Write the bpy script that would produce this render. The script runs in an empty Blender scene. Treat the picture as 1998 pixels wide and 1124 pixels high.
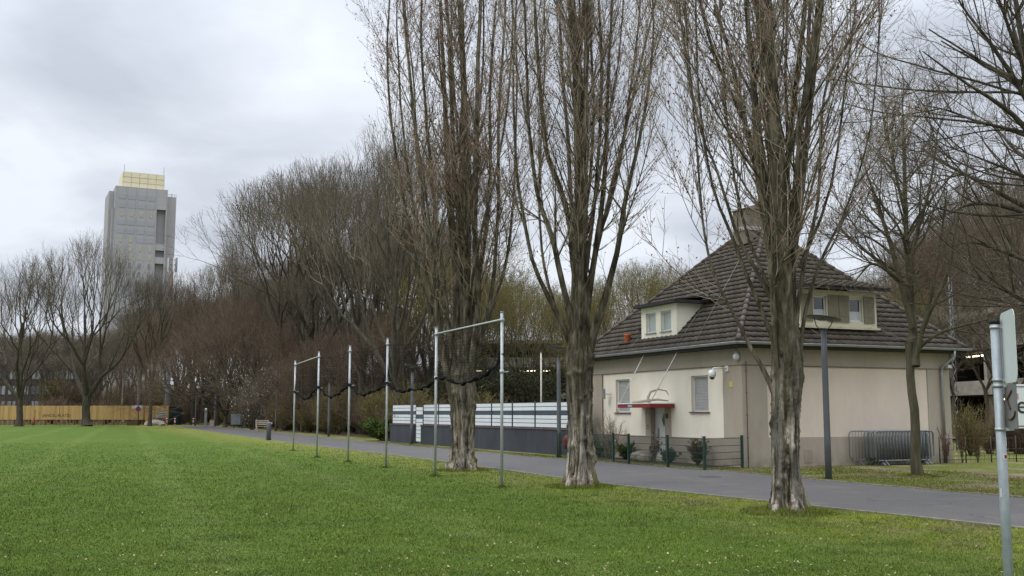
import bpy, math, random
import numpy as np
from mathutils import Vector, Matrix

S = bpy.context.scene
COL = S.collection
rng = np.random.default_rng(7)
random.seed(7)

# ------------------------------------------------------------------ camera
EYE = 1.7
FPX = 2050.0
PITCH = math.atan(243 / FPX)
cam = bpy.data.cameras.new('camera')
cam.sensor_width = 36
cam.lens = FPX / 1998 * 36
cam.clip_start = 0.1
cam.clip_end = 3000
co = bpy.data.objects.new('camera', cam)
COL.objects.link(co)
co.location = (0, 0, EYE)
co.rotation_euler = (math.pi / 2 + PITCH, 0, 0)
S.camera = co

# ------------------------------------------------------------------ sky
SUN_EL, SUN_AZ = math.radians(48), math.radians(235)   # compass azimuth of the sun
w = bpy.data.worlds.new('World')
S.world = w
w.use_nodes = True
nt = w.node_tree
N, Lk = nt.nodes, nt.links
N.clear()
out = N.new('ShaderNodeOutputWorld')
bg = N.new('ShaderNodeBackground')
sky = N.new('ShaderNodeTexSky')
sky.sky_type = 'NISHITA'
sky.sun_disc = False
sky.sun_elevation = SUN_EL
sky.sun_rotation = SUN_AZ
sky.air_density = 1.0
sky.dust_density = 2.0
tc = N.new('ShaderNodeTexCoord')
sep = N.new('ShaderNodeSeparateXYZ')
Lk.new(tc.outputs['Generated'], sep.inputs[0])


def wmath(op, a, b=None, c=None, clamp=False):
    n = N.new('ShaderNodeMath')
    n.operation = op
    n.use_clamp = clamp
    for i, v in enumerate((a, b, c)):
        if v is None:
            continue
        if isinstance(v, (int, float)):
            n.inputs[i].default_value = v
        else:
            Lk.new(v, n.inputs[i])
    return n.outputs[0]


zc = wmath('MAXIMUM', sep.outputs[2], 0.0)
zz = wmath('ADD', zc, 0.22)
cx = wmath('DIVIDE', sep.outputs[0], zz)
cy = wmath('DIVIDE', sep.outputs[1], zz)
comb = N.new('ShaderNodeCombineXYZ')
Lk.new(cx, comb.inputs[0])
Lk.new(cy, comb.inputs[1])
n1 = N.new('ShaderNodeTexNoise')
n1.inputs['Scale'].default_value = 1.7
n1.inputs['Detail'].default_value = 5
n1.inputs['Roughness'].default_value = 0.48
n1.inputs['Distortion'].default_value = 0.35
mp = N.new('ShaderNodeMapping')
mp.inputs['Location'].default_value = (3.1, 0.4, 0)
Lk.new(comb.outputs[0], mp.inputs[0])
Lk.new(mp.outputs[0], n1.inputs['Vector'])
ramp = N.new('ShaderNodeValToRGB')
cr = ramp.color_ramp
cr.elements[0].position = 0.38
cr.elements[0].color = (0.45, 0.485, 0.55, 1)
cr.elements[1].position = 0.63
cr.elements[1].color = (0.70, 0.74, 0.80, 1)
e = cr.elements.new(0.5)
e.color = (0.56, 0.60, 0.67, 1)
Lk.new(n1.outputs['Fac'], ramp.inputs[0])
# overcast sky: the overhead is brighter than the band near the horizon
g1 = wmath('POWER', zc, 3.0)
g2 = wmath('MULTIPLY_ADD', g1, 4.4, 1.0)
vm = N.new('ShaderNodeVectorMath')
vm.operation = 'SCALE'
Lk.new(ramp.outputs[0], vm.inputs[0])
Lk.new(g2, vm.inputs['Scale'])
sk = N.new('ShaderNodeVectorMath')
sk.operation = 'SCALE'
sk.inputs['Scale'].default_value = 0.08
Lk.new(sky.outputs[0], sk.inputs[0])
mx = N.new('ShaderNodeMix')
mx.data_type = 'RGBA'
mx.inputs[0].default_value = 0.94
Lk.new(sk.outputs[0], mx.inputs[6])
Lk.new(vm.outputs[0], mx.inputs[7])
Lk.new(mx.outputs[2], bg.inputs[0])
bg.inputs[1].default_value = 1.0
Lk.new(bg.outputs[0], out.inputs[0])

sl = bpy.data.lights.new('sun', 'SUN')
sl.energy = 0.9
sl.angle = math.radians(25)
sl.color = (1.0, 0.95, 0.88)
so = bpy.data.objects.new('sun', sl)
COL.objects.link(so)
sd = Vector((math.sin(SUN_AZ) * math.cos(SUN_EL), math.cos(SUN_AZ) * math.cos(SUN_EL), math.sin(SUN_EL)))
so.rotation_euler = sd.to_track_quat('Z', 'Y').to_euler()
so.location = (0, 0, 60)

S.view_settings.view_transform = 'Standard'
S.view_settings.look = 'None'
S.view_settings.exposure = 0.34
S.view_settings.gamma = 1.0
S.cycles.use_denoising = True
S.cycles.denoising_prefilter = 'NONE'
S.cycles.max_bounces = 5
S.cycles.diffuse_bounces = 3
S.cycles.transparent_max_bounces = 8


# ------------------------------------------------------------------ materials
def hexc(h):
    r = [int(h[i:i + 2], 16) / 255 for i in (0, 2, 4)]
    return tuple(c / 12.92 if c < .04045 else ((c + .055) / 1.055) ** 2.4 for c in r) + (1,)


class NT:
    def __init__(s, name, rough=.8, spec=.3, metal=0):
        s.m = bpy.data.materials.new(name)
        s.m.use_nodes = True
        s.n = s.m.node_tree.nodes
        s.l = s.m.node_tree.links
        s.b = s.n['Principled BSDF']
        s.b.inputs['Roughness'].default_value = rough
        s.b.inputs['Specular IOR Level'].default_value = spec
        s.b.inputs['Metallic'].default_value = metal
        s.tc = s.n.new('ShaderNodeTexCoord')

    def set(s, inp, v):
        if hasattr(v, 'is_linked') or hasattr(v, 'links'):
            s.l.new(v, inp)
        else:
            inp.default_value = v

    def coords(s, scale=(1, 1, 1), kind='Object', loc=(0, 0, 0)):
        m = s.n.new('ShaderNodeMapping')
        m.inputs['Scale'].default_value = scale
        m.inputs['Location'].default_value = loc
        s.l.new(s.tc.outputs[kind], m.inputs[0])
        return m.outputs[0]

    def noise(s, scale, vec=None, detail=4, rough=.55, dist=0):
        n = s.n.new('ShaderNodeTexNoise')
        n.inputs['Scale'].default_value = scale
        n.inputs['Detail'].default_value = detail
        n.inputs['Roughness'].default_value = rough
        n.inputs['Distortion'].default_value = dist
        s.l.new(vec if vec is not None else s.tc.outputs['Object'], n.inputs['Vector'])
        return n.outputs['Fac']

    def ramp(s, fac, *stops):
        r = s.n.new('ShaderNodeValToRGB')
        cr = r.color_ramp
        while len(cr.elements) < len(stops):
            cr.elements.new(.5)
        for e, (p, c) in zip(cr.elements, stops):
            e.position = p
            e.color = c if isinstance(c, tuple) and len(c) == 4 else (c, c, c, 1)
        s.l.new(fac, r.inputs[0])
        return r.outputs[0]

    def mix(s, fac, a, b, mode='MIX'):
        m = s.n.new('ShaderNodeMix')
        m.data_type = 'RGBA'
        m.blend_type = mode
        s.set(m.inputs[0], fac)
        s.set(m.inputs[6], a)
        s.set(m.inputs[7], b)
        return m.outputs[2]

    def math(s, op, a, b=0.0, clamp=False):
        m = s.n.new('ShaderNodeMath')
        m.operation = op
        m.use_clamp = clamp
        s.set(m.inputs[0], a)
        s.set(m.inputs[1], b)
        return m.outputs[0]

    def attr(s, name='rnd'):
        a = s.n.new('ShaderNodeAttribute')
        a.attribute_name = name
        return a.outputs['Fac']

    def xyz(s, kind='Object'):
        x = s.n.new('ShaderNodeSeparateXYZ')
        s.l.new(s.tc.outputs[kind], x.inputs[0])
        return x.outputs

    def bump(s, h, strength=.5, dist=.05):
        b = s.n.new('ShaderNodeBump')
        b.inputs['Strength'].default_value = strength
        b.inputs['Distance'].default_value = dist
        s.l.new(h, b.inputs['Height'])
        s.l.new(b.outputs[0], s.b.inputs['Normal'])

    def color(s, c):
        s.set(s.b.inputs['Base Color'], c)
        return s.m


def simple(name, c1, c2=None, scale=3, rough=.8, spec=.3, metal=0, stretch=(1, 1, 1), bump=0, bscale=None):
    m = NT(name, rough, spec, metal)
    c1 = c1 if len(c1) == 4 else c1 + (1,)
    if c2 is None:
        c2 = tuple(x * .72 for x in c1[:3]) + (1,)
    c2 = c2 if len(c2) == 4 else c2 + (1,)
    v = m.coords(stretch)
    f = m.noise(scale, v, 5, .6)
    m.color(m.ramp(f, (.3, c2), (.7, c1)))
    if bump:
        m.bump(m.noise(bscale or scale * 6, v, 3), bump, .02)
    return m.m


def mat_bark_poplar():
    m = NT('poplar bark', .95, .1)
    v = m.coords((9, 9, 1.1))
    f = m.noise(1.0, v, 6, .65, .6)
    pale = m.ramp(f, (.37, (.024, .019, .013, 1)), (.45, (.11, .09, .063, 1)), (.52, (.25, .215, .165, 1)), (.62, (.46, .41, .35, 1)))
    big_ = m.noise(1.0, m.coords((4.5, 4.5, .55), loc=(3, 3, 1)), 3, .5, .4)
    pale = m.mix(m.ramp(big_, (.47, 0.), (.56, .8)), pale, m.ramp(f, (.35, (.02, .018, .013, 1)), (.65, (.13, .125, .105, 1))))
    v2 = m.coords((7, 7, 1.6))
    f2 = m.noise(1.3, v2, 6, .6, .4)
    dark = m.ramp(f2, (.34, (.030, .025, .016, 1)), (.52, (.10, .086, .06, 1)), (.70, (.23, .20, .15, 1)))
    z = m.xyz()[2]
    h = m.math('ADD', z, m.math('MULTIPLY', m.noise(.9, None, 3), 3.0))
    k = m.n.new('ShaderNodeMapRange')
    k.inputs[1].default_value = 2.6
    k.inputs[2].default_value = 4.6
    m.l.new(h, k.inputs[0])
    base = m.mix(k.outputs[0], pale, dark)
    # lime green algae down one side of the trunk
    x = m.xyz()[0]
    y = m.xyz()[1]
    side = m.math('MULTIPLY', m.math('ADD', x, m.math('MULTIPLY', y, .3)), 4.5)
    mask = m.math('MULTIPLY', m.math('SUBTRACT', side, .55, True), m.ramp(m.noise(2.2, m.coords((2, 2, .7)), 4), (.4, 0.), (.6, 1.)), True)
    zf = m.math('SUBTRACT', 1.0, m.math('MULTIPLY', z, .25), True)
    mask = m.math('MULTIPLY', mask, zf)
    base = m.mix(m.math('MULTIPLY', mask, .9), base, (.15, .135, .03, 1))
    m.bump(f, 1.0, .09)
    return m.color(base)


def mat_bark(name, a, b, sc=1.0):
    m = NT(name, .95, .1)
    f = m.noise(sc, m.coords((8, 8, 1.5)), 5, .6, .3)
    m.bump(f, .6, .04)
    return m.color(m.ramp(f, (.3, a + (1,)), (.7, b + (1,))))


def mat_twig(name, a, b):
    m = NT(name, .9, .1)
    return m.color(m.mix(m.attr(), a + (1,), b + (1,)))


M = {}
M['poplar_bark'] = mat_bark_poplar()
M['poplar_twig'] = mat_twig('poplar twig', (.17, .13, .092), (.38, .32, .245))
M['bud'] = mat_twig('poplar bud', (.13, .045, .022), (.24, .11, .055))
M['lime_bark'] = mat_bark('lime bark', (.03, .026, .018), (.11, .095, .07))
M['lime_twig'] = mat_twig('lime twig', (.065, .055, .038), (.20, .165, .12))
M['lime_twig_green'] = mat_twig('greenish twig', (.08, .066, .026), (.21, .17, .075))
M['red_twig'] = mat_twig('red brown twig', (.08, .058, .042), (.20, .145, .105))
M['pale_bark'] = mat_bark('pale bark', (.22, .19, .14), (.42, .38, .30))
M['young_bark'] = mat_bark('young greenish bark', (.05, .045, .025), (.13, .12, .08))
M['bud_leaf'] = mat_twig('opening leaf', (.12, .12, .03), (.22, .20, .07))
M['yew'] = mat_twig('dark needle', (.018, .025, .010), (.055, .06, .025))


# ------------------------------------------------------------------ mesh helpers
def np_mesh(name, V, F, mat, rnd=None, smooth=False):
    V = np.ascontiguousarray(V, dtype=np.float32).reshape(-1, 3)
    F = np.ascontiguousarray(F, dtype=np.int32)
    k = F.shape[1]
    me = bpy.data.meshes.new(name)
    me.vertices.add(len(V))
    me.vertices.foreach_set('co', V.ravel())
    me.loops.add(F.size)
    me.loops.foreach_set('vertex_index', F.ravel())
    me.polygons.add(len(F))
    me.polygons.foreach_set('loop_start', np.arange(0, F.size, k, dtype=np.int32))
    if smooth:
        me.polygons.foreach_set('use_smooth', np.ones(len(F), dtype=bool))
    if rnd is not None:
        a = me.attributes.new('rnd', 'FLOAT', 'FACE')
        a.data.foreach_set('value', np.ascontiguousarray(rnd, dtype=np.float32))
    me.update(calc_edges=True)
    me.materials.append(mat)
    return me


def link(name, me, parent=None, loc=(0, 0, 0), rz=0, label=None, cat=None, group=None, kind=None):
    o = bpy.data.objects.new(name, me)
    COL.objects.link(o)
    o.location = loc
    o.rotation_euler = (0, 0, rz)
    if parent is not None:
        o.parent = parent
    if label:
        o['label'] = label
    if cat:
        o['category'] = cat
    if group:
        o['group'] = group
    if kind:
        o['kind'] = kind
    return o


def thing(name, label, cat, loc=(0, 0, 0), rz=0, group=None):
    return link(name, None, None, loc, rz, label, cat, group)


def dup(root, loc, rz=None, label=None, scale=None, group=None):
    r = root.copy()
    COL.objects.link(r)
    r.location = loc
    if rz is not None:
        r.rotation_euler = (0, 0, rz)
    if label:
        r['label'] = label
    if group:
        r['group'] = group
    if scale is not None:
        r.scale = scale if hasattr(scale, '__len__') else (scale,) * 3
    for ch in list(root.children):
        c = ch.copy()
        COL.objects.link(c)
        c.parent = r
        for g in list(ch.children):
            d = g.copy()
            COL.objects.link(d)
            d.parent = c
    return r


class MB:
    """collects faces, then links them as ONE mesh object"""

    def __init__(s):
        s.v, s.f, s.sm = [], [], []

    def poly(s, pts, sm=False):
        i = len(s.v)
        s.v += [tuple(p) for p in pts]
        s.f.append(list(range(i, i + len(pts))))
        s.sm.append(sm)

    def box(s, x0, x1, y0, y1, z0, z1, rz=0, piv=None):
        i = len(s.v)
        pts = [(x, y, z) for z in (z0, z1) for y in (y0, y1) for x in (x0, x1)]
        if rz:
            px, py = piv or ((x0 + x1) / 2, (y0 + y1) / 2)
            c, sn = math.cos(rz), math.sin(rz)
            pts = [(px + (x - px) * c - (y - py) * sn, py + (x - px) * sn + (y - py) * c, z) for x, y, z in pts]
        s.v += pts
        for q in ((0, 2, 3, 1), (4, 5, 7, 6), (0, 1, 5, 4), (2, 6, 7, 3), (0, 4, 6, 2), (1, 3, 7, 5)):
            s.f.append([i + k for k in q])
            s.sm.append(False)
        return s

    def tube(s, pts, rad, n=8, caps=True, sm=True):
        pts = [Vector(p) for p in pts]
        if not hasattr(rad, '__len__'):
            rad = [rad] * len(pts)
        base = len(s.v)
        u = None
        for k, p in enumerate(pts):
            a = pts[max(k - 1, 0)]
            b = pts[min(k + 1, len(pts) - 1)]
            t = (b - a).normalized()
            if u is None:
                ref = Vector((0, 0, 1)) if abs(t.z) < .9 else Vector((1, 0, 0))
                u = t.cross(ref).normalized()
            else:
                u = (u - t * u.dot(t)).normalized()
            vv = t.cross(u)
            for j in range(n):
                an = 2 * math.pi * j / n
                s.v.append(tuple(p + (u * math.cos(an) + vv * math.sin(an)) * rad[k]))
        for k in range(len(pts) - 1):
            for j in range(n):
                a = base + k * n + j
                b = base + k * n + (j + 1) % n
                s.f.append([a, b, b + n, a + n])
                s.sm.append(sm)
        if caps:
            s.f.append([base + j for j in range(n)][::-1])
            s.f.append([base + (len(pts) - 1) * n + j for j in range(n)])
            s.sm += [False, False]
        return s

    def lathe(s, prof, n=16, c=(0, 0), sm=True):
        base = len(s.v)
        for r, z in prof:
            for j in range(n):
                an = 2 * math.pi * j / n
                s.v.append((c[0] + r * math.cos(an), c[1] + r * math.sin(an), z))
        for k in range(len(prof) - 1):
            for j in range(n):
                a = base + k * n + j
                b = base + k * n + (j + 1) % n
                s.f.append([a, b, b + n, a + n])
                s.sm.append(sm)
        s.f.append([base + j for j in range(n)][::-1])
        s.f.append([base + (len(prof) - 1) * n + j for j in range(n)])
        s.sm += [False, False]
        return s

    def prism(s, pts, d):
        """polygon pts (3D, planar) extruded by vector d"""
        d = Vector(d)
        a = [Vector(p) for p in pts]
        b = [p + d for p in a]
        n = len(a)
        s.poly(a[::-1])
        s.poly(b)
        for i in range(n):
            j = (i + 1) % n
            s.poly([a[i], a[j], b[j], b[i]])
        return s

    def build(s, name, mat, parent=None, bevel=0, **kw):
        me = bpy.data.meshes.new(name)
        me.from_pydata(s.v, [], s.f)
        me.polygons.foreach_set('use_smooth', s.sm)
        me.materials.append(mat)
        me.update()
        o = link(name, me, parent, **kw)
        if bevel:
            b = o.modifiers.new('bevel', 'BEVEL')
            b.width = bevel
            b.segments = 2
            b.limit_method = 'ANGLE'
        return o


def text_part(name, body, size, mat, parent, loc, rot, ext=.002):
    cu = bpy.data.curves.new(name, 'FONT')
    cu.body = body
    cu.size = size
    cu.extrude = ext
    t = bpy.data.objects.new(name, cu)
    COL.objects.link(t)
    bpy.context.view_layer.update()
    me = bpy.data.meshes.new_from_object(t)
    bpy.data.objects.remove(t)
    me.materials.clear()
    me.materials.append(mat)
    o = link(name, me, parent, loc)
    o.rotation_euler = rot
    return o


# ------------------------------------------------------------------ places
def ray(px, py):
    x = (px - 999) / FPX
    y = (562 - py) / FPX
    return np.array([x, math.cos(PITCH) - y * math.sin(PITCH), math.sin(PITCH) + y * math.cos(PITCH)])


def G(px, py):
    """point of the ground seen at a spot of the survey photograph"""
    d = ray(px, py)
    p = d * (-EYE / d[2])
    return np.array([p[0], p[1], 0.0])


def atY(px, py, Y):
    d = ray(px, py)
    return d * (Y / d[1]) + np.array([0, 0, EYE])


# ================================================================== GROUND
PN = [(16.1, 0.0), (7.53, 15.77), (5.56, 19.3), (2.21, 25.44), (-2.77, 38.0), (-13.18, 61.6), (-27, 95), (-43.2, 135)]
PF = [(20.3, 0.0), (10.24, 21.36), (7.91, 26.6), (6.4, 30.6), (1.15, 40.3), (-6.4, 56.9), (-18.8, 87), (-38.6, 135)]


def mat_lawn():
    m = NT('lawn', .95, .15)
    big = m.noise(.16, None, 3, .5)
    mid = m.noise(1.3, None, 4, .6)
    fine = m.noise(14, m.coords((1, .55, 1)), 5, .7)
    tiny = m.noise(70, None, 3, .7)
    g = m.ramp(fine, (.25, (.038, .065, .007, 1)), (.5, (.088, .130, .016, 1)), (.75, (.140, .188, .028, 1)))
    g = m.mix(m.ramp(mid, (.35, 0.), (.7, .6)), g, (.086, .148, .014, 1))
    g = m.mix(m.ramp(big, (.4, 0.), (.62, .5)), g, (.06, .115, .011, 1))
    g = m.mix(m.math('MULTIPLY', m.ramp(tiny, (.35, 1.), (.6, 0.)), .4), g, (.02, .045, .006, 1))
    g = patches(m, g)
    m.bump(m.noise(22, None, 4, .7), .9, .05)
    return m.color(g)


def patches(m, g):
    """yellower, mossy strip with bare spots along the path under the poplars"""
    x = m.xyz()
    # pale mowing lines that run away along the pitch
    wob = m.math('MULTIPLY', m.math('SUBTRACT', m.noise(.25, None, 2), .5), 1.6)
    st = m.math('SINE', m.math('MULTIPLY', m.math('ADD', m.math('ADD', x[0], m.math('MULTIPLY', x[1], .36)), wob), 1.55))
    g = m.mix(m.math('MULTIPLY', m.ramp(st, (.70, 0.), (1., 1.)), .26), g, (.15, .19, .05, 1))
    u = m.math('ADD', x[0], m.math('MULTIPLY', x[1], .45))          # 14.6 at the near path edge
    d = m.math('SUBTRACT', 14.6, u)
    d = m.math('ADD', d, m.math('MULTIPLY', m.math('SUBTRACT', m.noise(.5, None, 3), .5), 3.0))
    near = m.math('SUBTRACT', 1.0, m.math('MULTIPLY', d, .22), True)
    moss = m.ramp(m.noise(3, None, 5, .7), (.35, (.12, .16, .015, 1)), (.6, (.26, .255, .035, 1)))
    g = m.mix(m.math('MULTIPLY', near, .75), g, moss)
    soil = m.math('MULTIPLY', near, m.ramp(m.noise(.9, m.coords((1, 1, 1), loc=(5, 3, 0)), 5, .7), (.47, 0.), (.58, .85)))
    g = m.mix(soil, g, (.16, .125, .07, 1))
    w_ = m.noise(.33, m.coords((1, 1.6, 1), loc=(9, 2, 0)), 4, .6)
    g = m.mix(m.ramp(w_, (.50, 0.), (.68, .5)), g, (.10, .155, .016, 1))
    w2 = m.noise(.8, m.coords((1, 1.6, 1), loc=(1, 7, 0)), 4, .6)
    g = m.mix(m.ramp(w2, (.50, 0.), (.68, .6)), g, (.045, .075, .012, 1))
    w3 = m.noise(3.6, m.coords((1, 2.2, 1), loc=(4, 1, 0)), 4, .65)
    g = m.mix(m.ramp(w3, (.52, 0.), (.66, .6)), g, (.040, .062, .010, 1))
    w4 = m.noise(1.7, m.coords((1, 2.0, 1), loc=(7, 5, 0)), 5, .7)
    return m.mix(m.ramp(w4, (.60, 0.), (.70, .45)), g, (.17, .16, .06, 1))


def mat_verge():
    m = NT('verge turf', .95, .15)
    f = m.noise(9, m.coords((1, .6, 1)), 5, .7)
    g = m.ramp(f, (.3, (.06, .075, .014, 1)), (.55, (.115, .13, .025, 1)), (.75, (.17, .17, .05, 1)))
    s = m.noise(.42, m.coords((1, 1, 1), loc=(2.2, 1.0, 0)), 5, .6)
    g = m.mix(m.ramp(s, (.50, 0.), (.60, .9)), g, (.22, .165, .11, 1))
    m.bump(m.noise(20, None, 4, .7), .8, .04)
    return m.color(g)


def mat_asphalt():
    m = NT('asphalt', .85, .25)
    f = m.noise(60, None, 4, .8)
    g = m.ramp(f, (.3, (.060, .056, .052, 1)), (.6, (.104, .097, .09, 1)), (.75, (.18, .165, .15, 1)))
    b = m.noise(.5, m.coords((1, .5, 1)), 5, .6, .5)
    g = m.mix(m.ramp(b, (.35, .55), (.65, 0.)), g, (.075, .072, .075, 1))
    c = m.noise(3.2, m.coords((1.6, .5, 1), loc=(1, 2, 0)), 4, .6)
    g = m.mix(m.ramp(c, (.62, 0.), (.72, .5)), g, (.05, .045, .043, 1))
    vo = m.n.new('ShaderNodeTexVoronoi')
    vo.feature = 'DISTANCE_TO_EDGE'
    vo.inputs['Scale'].default_value = .55
    dv_ = m.n.new('ShaderNodeVectorMath')
    dv_.operation = 'ADD'
    nz = m.n.new('ShaderNodeTexNoise')
    nz.inputs['Scale'].default_value = 1.6
    nz.inputs['Detail'].default_value = 5
    m.l.new(m.tc.outputs['Object'], nz.inputs['Vector'])
    m.l.new(m.tc.outputs['Object'], dv_.inputs[0])
    m.l.new(nz.outputs['Color'], dv_.inputs[1])
    m.l.new(dv_.outputs[0], vo.inputs['Vector'])
    cr_ = m.ramp(vo.outputs['Distance'], (0., 1.), (.018, 0.))
    g = m.mix(m.math('MULTIPLY', cr_, m.ramp(m.noise(.35, None, 3), (.5, 0.), (.6, .8))), g, (.035, .033, .03, 1))
    gr_ = m.noise(.9, m.coords((1, 1, 1), loc=(8, 4, 0)), 6, .7)
    g = m.mix(m.ramp(gr_, (.52, 0.), (.75, .4)), g, (.17, .155, .13, 1))
    m.bump(f, .5, .01)
    return m.color(g)


def mat_litter():
    m = NT('forest floor', .95, .1)
    f = m.noise(7, None, 6, .75)
    g = m.ramp(f, (.3, (.03, .022, .013, 1)), (.5, (.085, .06, .036, 1)), (.7, (.17, .12, .07, 1)))
    k = m.ramp(m.noise(.35, None, 4), (.5, 0.), (.6, .7))
    g = m.mix(k, g, (.05, .07, .016, 1))
    m.bump(f, 1, .08)
    return m.color(g)


def sheet(name, pts, z, mat):
    mb = MB()
    mb.poly([(x, y, z) for x, y in pts])
    return mb.build(name, mat, kind='structure')


def strip(name, A, B, z, mat):
    """sheet between two edge lines of equal length"""
    mb = MB()
    for i in range(len(A) - 1):
        n = 8
        for k in range(n):
            t, t2 = k / n, (k + 1) / n
            q = [np.array(A[i]) * (1 - t) + np.array(A[i + 1]) * t, np.array(B[i]) * (1 - t) + np.array(B[i + 1]) * t,
                 np.array(B[i]) * (1 - t2) + np.array(B[i + 1]) * t2, np.array(A[i]) * (1 - t2) + np.array(A[i + 1]) * t2]
            mb.poly([(p[0], p[1], z) for p in q])
    return mb.build(name, mat, kind='structure')


sheet('lawn', [(-1500, -60), (1500, -60), (1500, 2500), (-1500, 2500)], 0, mat_lawn())
LIT = mat_litter()
VERGE = mat_verge()
PFb = [(x - .25, y) for x, y in PF]
PFv = [(60, 0), (60, 21), (60, 34), (60, 46), (60, 60), (-4.2, 57.7), (-17.2, 87.5), (-37, 135)]
strip('verge', PFb, PFv, .004, VERGE)
PFw = [(x + .2, y + .2) for x, y in PFv[4:]]
strip('woodland_floor', [(60, 60.2), (-4.0, 57.9), (-17, 87.7), (-37, 135.2), (-37, 147)], [(90, 62), (90, 80), (90, 110), (90, 140), (90, 147)], .006, LIT)
sheet('woodland_ground', [(-140, 147.3), (90, 147.3), (90, 400), (-140, 400)], .006, LIT)
strip('path', PN, PF, .010, mat_asphalt())
EDGE = simple('edging stone', (.26, .24, .19), (.11, .11, .08), 5)
for nm, line in (('path_edging', PN), ('path_edging', PF)):
    mb = MB()
    for i in range(len(line) - 1):
        a, b = Vector(line[i] + (0,)), Vector(line[i + 1] + (0,))
        d = (b - a).normalized()
        n_ = Vector((-d.y, d.x, 0)) * .035
        mb.prism([a - n_, a + n_, b + n_, b - n_], (0, 0, .026))
    mb.build(nm, EDGE, kind='structure')


# ------------------------------------------------------------------ grass blades, leaves on the lawn
def mat_blade():
    m = NT('grass blade', .8, .2)
    c = m.ramp(m.attr(), (0., (.036, .064, .007, 1)), (.35, (.076, .118, .013, 1)), (.8, (.132, .175, .024, 1)), (.93, (.18, .215, .035, 1)), (1., (.27, .22, .11, 1)))
    x = m.xyz()
    p = m.ramp(m.noise(.7, None, 4, .6), (.38, 0.), (.62, .6))
    c = m.mix(p, c, (.082, .124, .014, 1))
    return m.color(patches(m, c))


def side_of_path(x, y):
    """distance on the lawn side of the near path edge (positive = on the lawn)"""
    yy = [p[1] for p in PN]
    xx = [p[0] for p in PN]
    return np.interp(y, yy, xx) - x


def blades(n, y0, y1, hmin, hmax, wid, seed, power=1.6):
    r = np.random.default_rng(seed)
    u = r.random(n)
    # density falls off with distance
    a, b = y0 ** (1 - power), y1 ** (1 - power)
    y = (a + (b - a) * u) ** (1 / (1 - power))
    x = (r.random(n) * 2 - 1) * (y * .53 + 1.0)
    ok = side_of_path(x, y) > .05 - .16 * r.random(n) ** 3
    x, y = x[ok], y[ok]
    n = len(x)
    # clumpy: neighbouring blades share height
    cl = .5 + .5 * np.sin(x * 3.1 + 1.3 * np.sin(y * 2.3)) * np.sin(y * 2.7 + 1.1 * np.sin(x * 1.9))
    h = (hmin + (hmax - hmin) * r.random(n) ** 1.6) * (.6 + .7 * cl) * np.clip(y / 16, .8, 1.2)
    an = r.random(n) * math.pi
    wv = wid * (.6 + .8 * r.random(n)) * np.clip(y / 16, .8, 2.5)
    dx, dy = np.cos(an) * wv, np.sin(an) * wv
    lx, ly = r.normal(0, .45, n) * h, r.normal(0, .45, n) * h
    V = np.zeros((n, 3, 3), np.float32)
    V[:, 0] = np.stack([x - dx, y - dy, np.zeros(n)], 1)
    V[:, 1] = np.stack([x + dx, y + dy, np.zeros(n)], 1)
    V[:, 2] = np.stack([x + lx, y + ly, h], 1)
    F = np.arange(n * 3).reshape(n, 3)
    rn = np.clip(.12 + .5 * r.random(n) + .3 * cl + r.normal(0, .07, n), 0, 1)
    rn[r.random(n) < .012] = 1
    return V.reshape(-1, 3), F, rn


def tufts(c, rad, n, h, seed, hole=.3):
    r = np.random.default_rng(seed)
    rr = hole + (rad - hole) * r.random(n) ** 1.8
    an = r.random(n) * 2 * math.pi
    x, y = c[0] + rr * np.cos(an), c[1] + rr * np.sin(an)
    hh = h * (1.25 - rr / rad) * (.4 + .9 * r.random(n))
    a2 = r.random(n) * math.pi
    wv = .006 + .01 * r.random(n)
    V = np.zeros((n, 3, 3), np.float32)
    V[:, 0] = np.stack([x - np.cos(a2) * wv, y - np.sin(a2) * wv, np.zeros(n)], 1)
    V[:, 1] = np.stack([x + np.cos(a2) * wv, y + np.sin(a2) * wv, np.zeros(n)], 1)
    V[:, 2] = np.stack([x + r.normal(0, .35, n) * hh, y + r.normal(0, .35, n) * hh, hh], 1)
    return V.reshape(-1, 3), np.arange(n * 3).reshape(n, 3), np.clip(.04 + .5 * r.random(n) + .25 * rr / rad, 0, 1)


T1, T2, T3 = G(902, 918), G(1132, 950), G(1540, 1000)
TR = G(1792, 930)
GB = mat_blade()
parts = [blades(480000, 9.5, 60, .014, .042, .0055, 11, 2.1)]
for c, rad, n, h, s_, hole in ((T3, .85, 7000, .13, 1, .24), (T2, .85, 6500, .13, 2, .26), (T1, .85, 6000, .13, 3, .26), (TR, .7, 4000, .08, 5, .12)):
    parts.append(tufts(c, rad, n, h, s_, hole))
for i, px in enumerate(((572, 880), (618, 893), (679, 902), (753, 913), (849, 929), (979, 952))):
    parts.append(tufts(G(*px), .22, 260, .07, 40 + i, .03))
off = 0
VV, FF, RR = [], [], []
for V, F, r_ in parts:
    VV.append(V)
    FF.append(F + off)
    RR.append(r_)
    off += len(V)
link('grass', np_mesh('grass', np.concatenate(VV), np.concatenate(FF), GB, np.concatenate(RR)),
     label='short green grass blades covering the lawn in front', kind='stuff')


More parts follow.
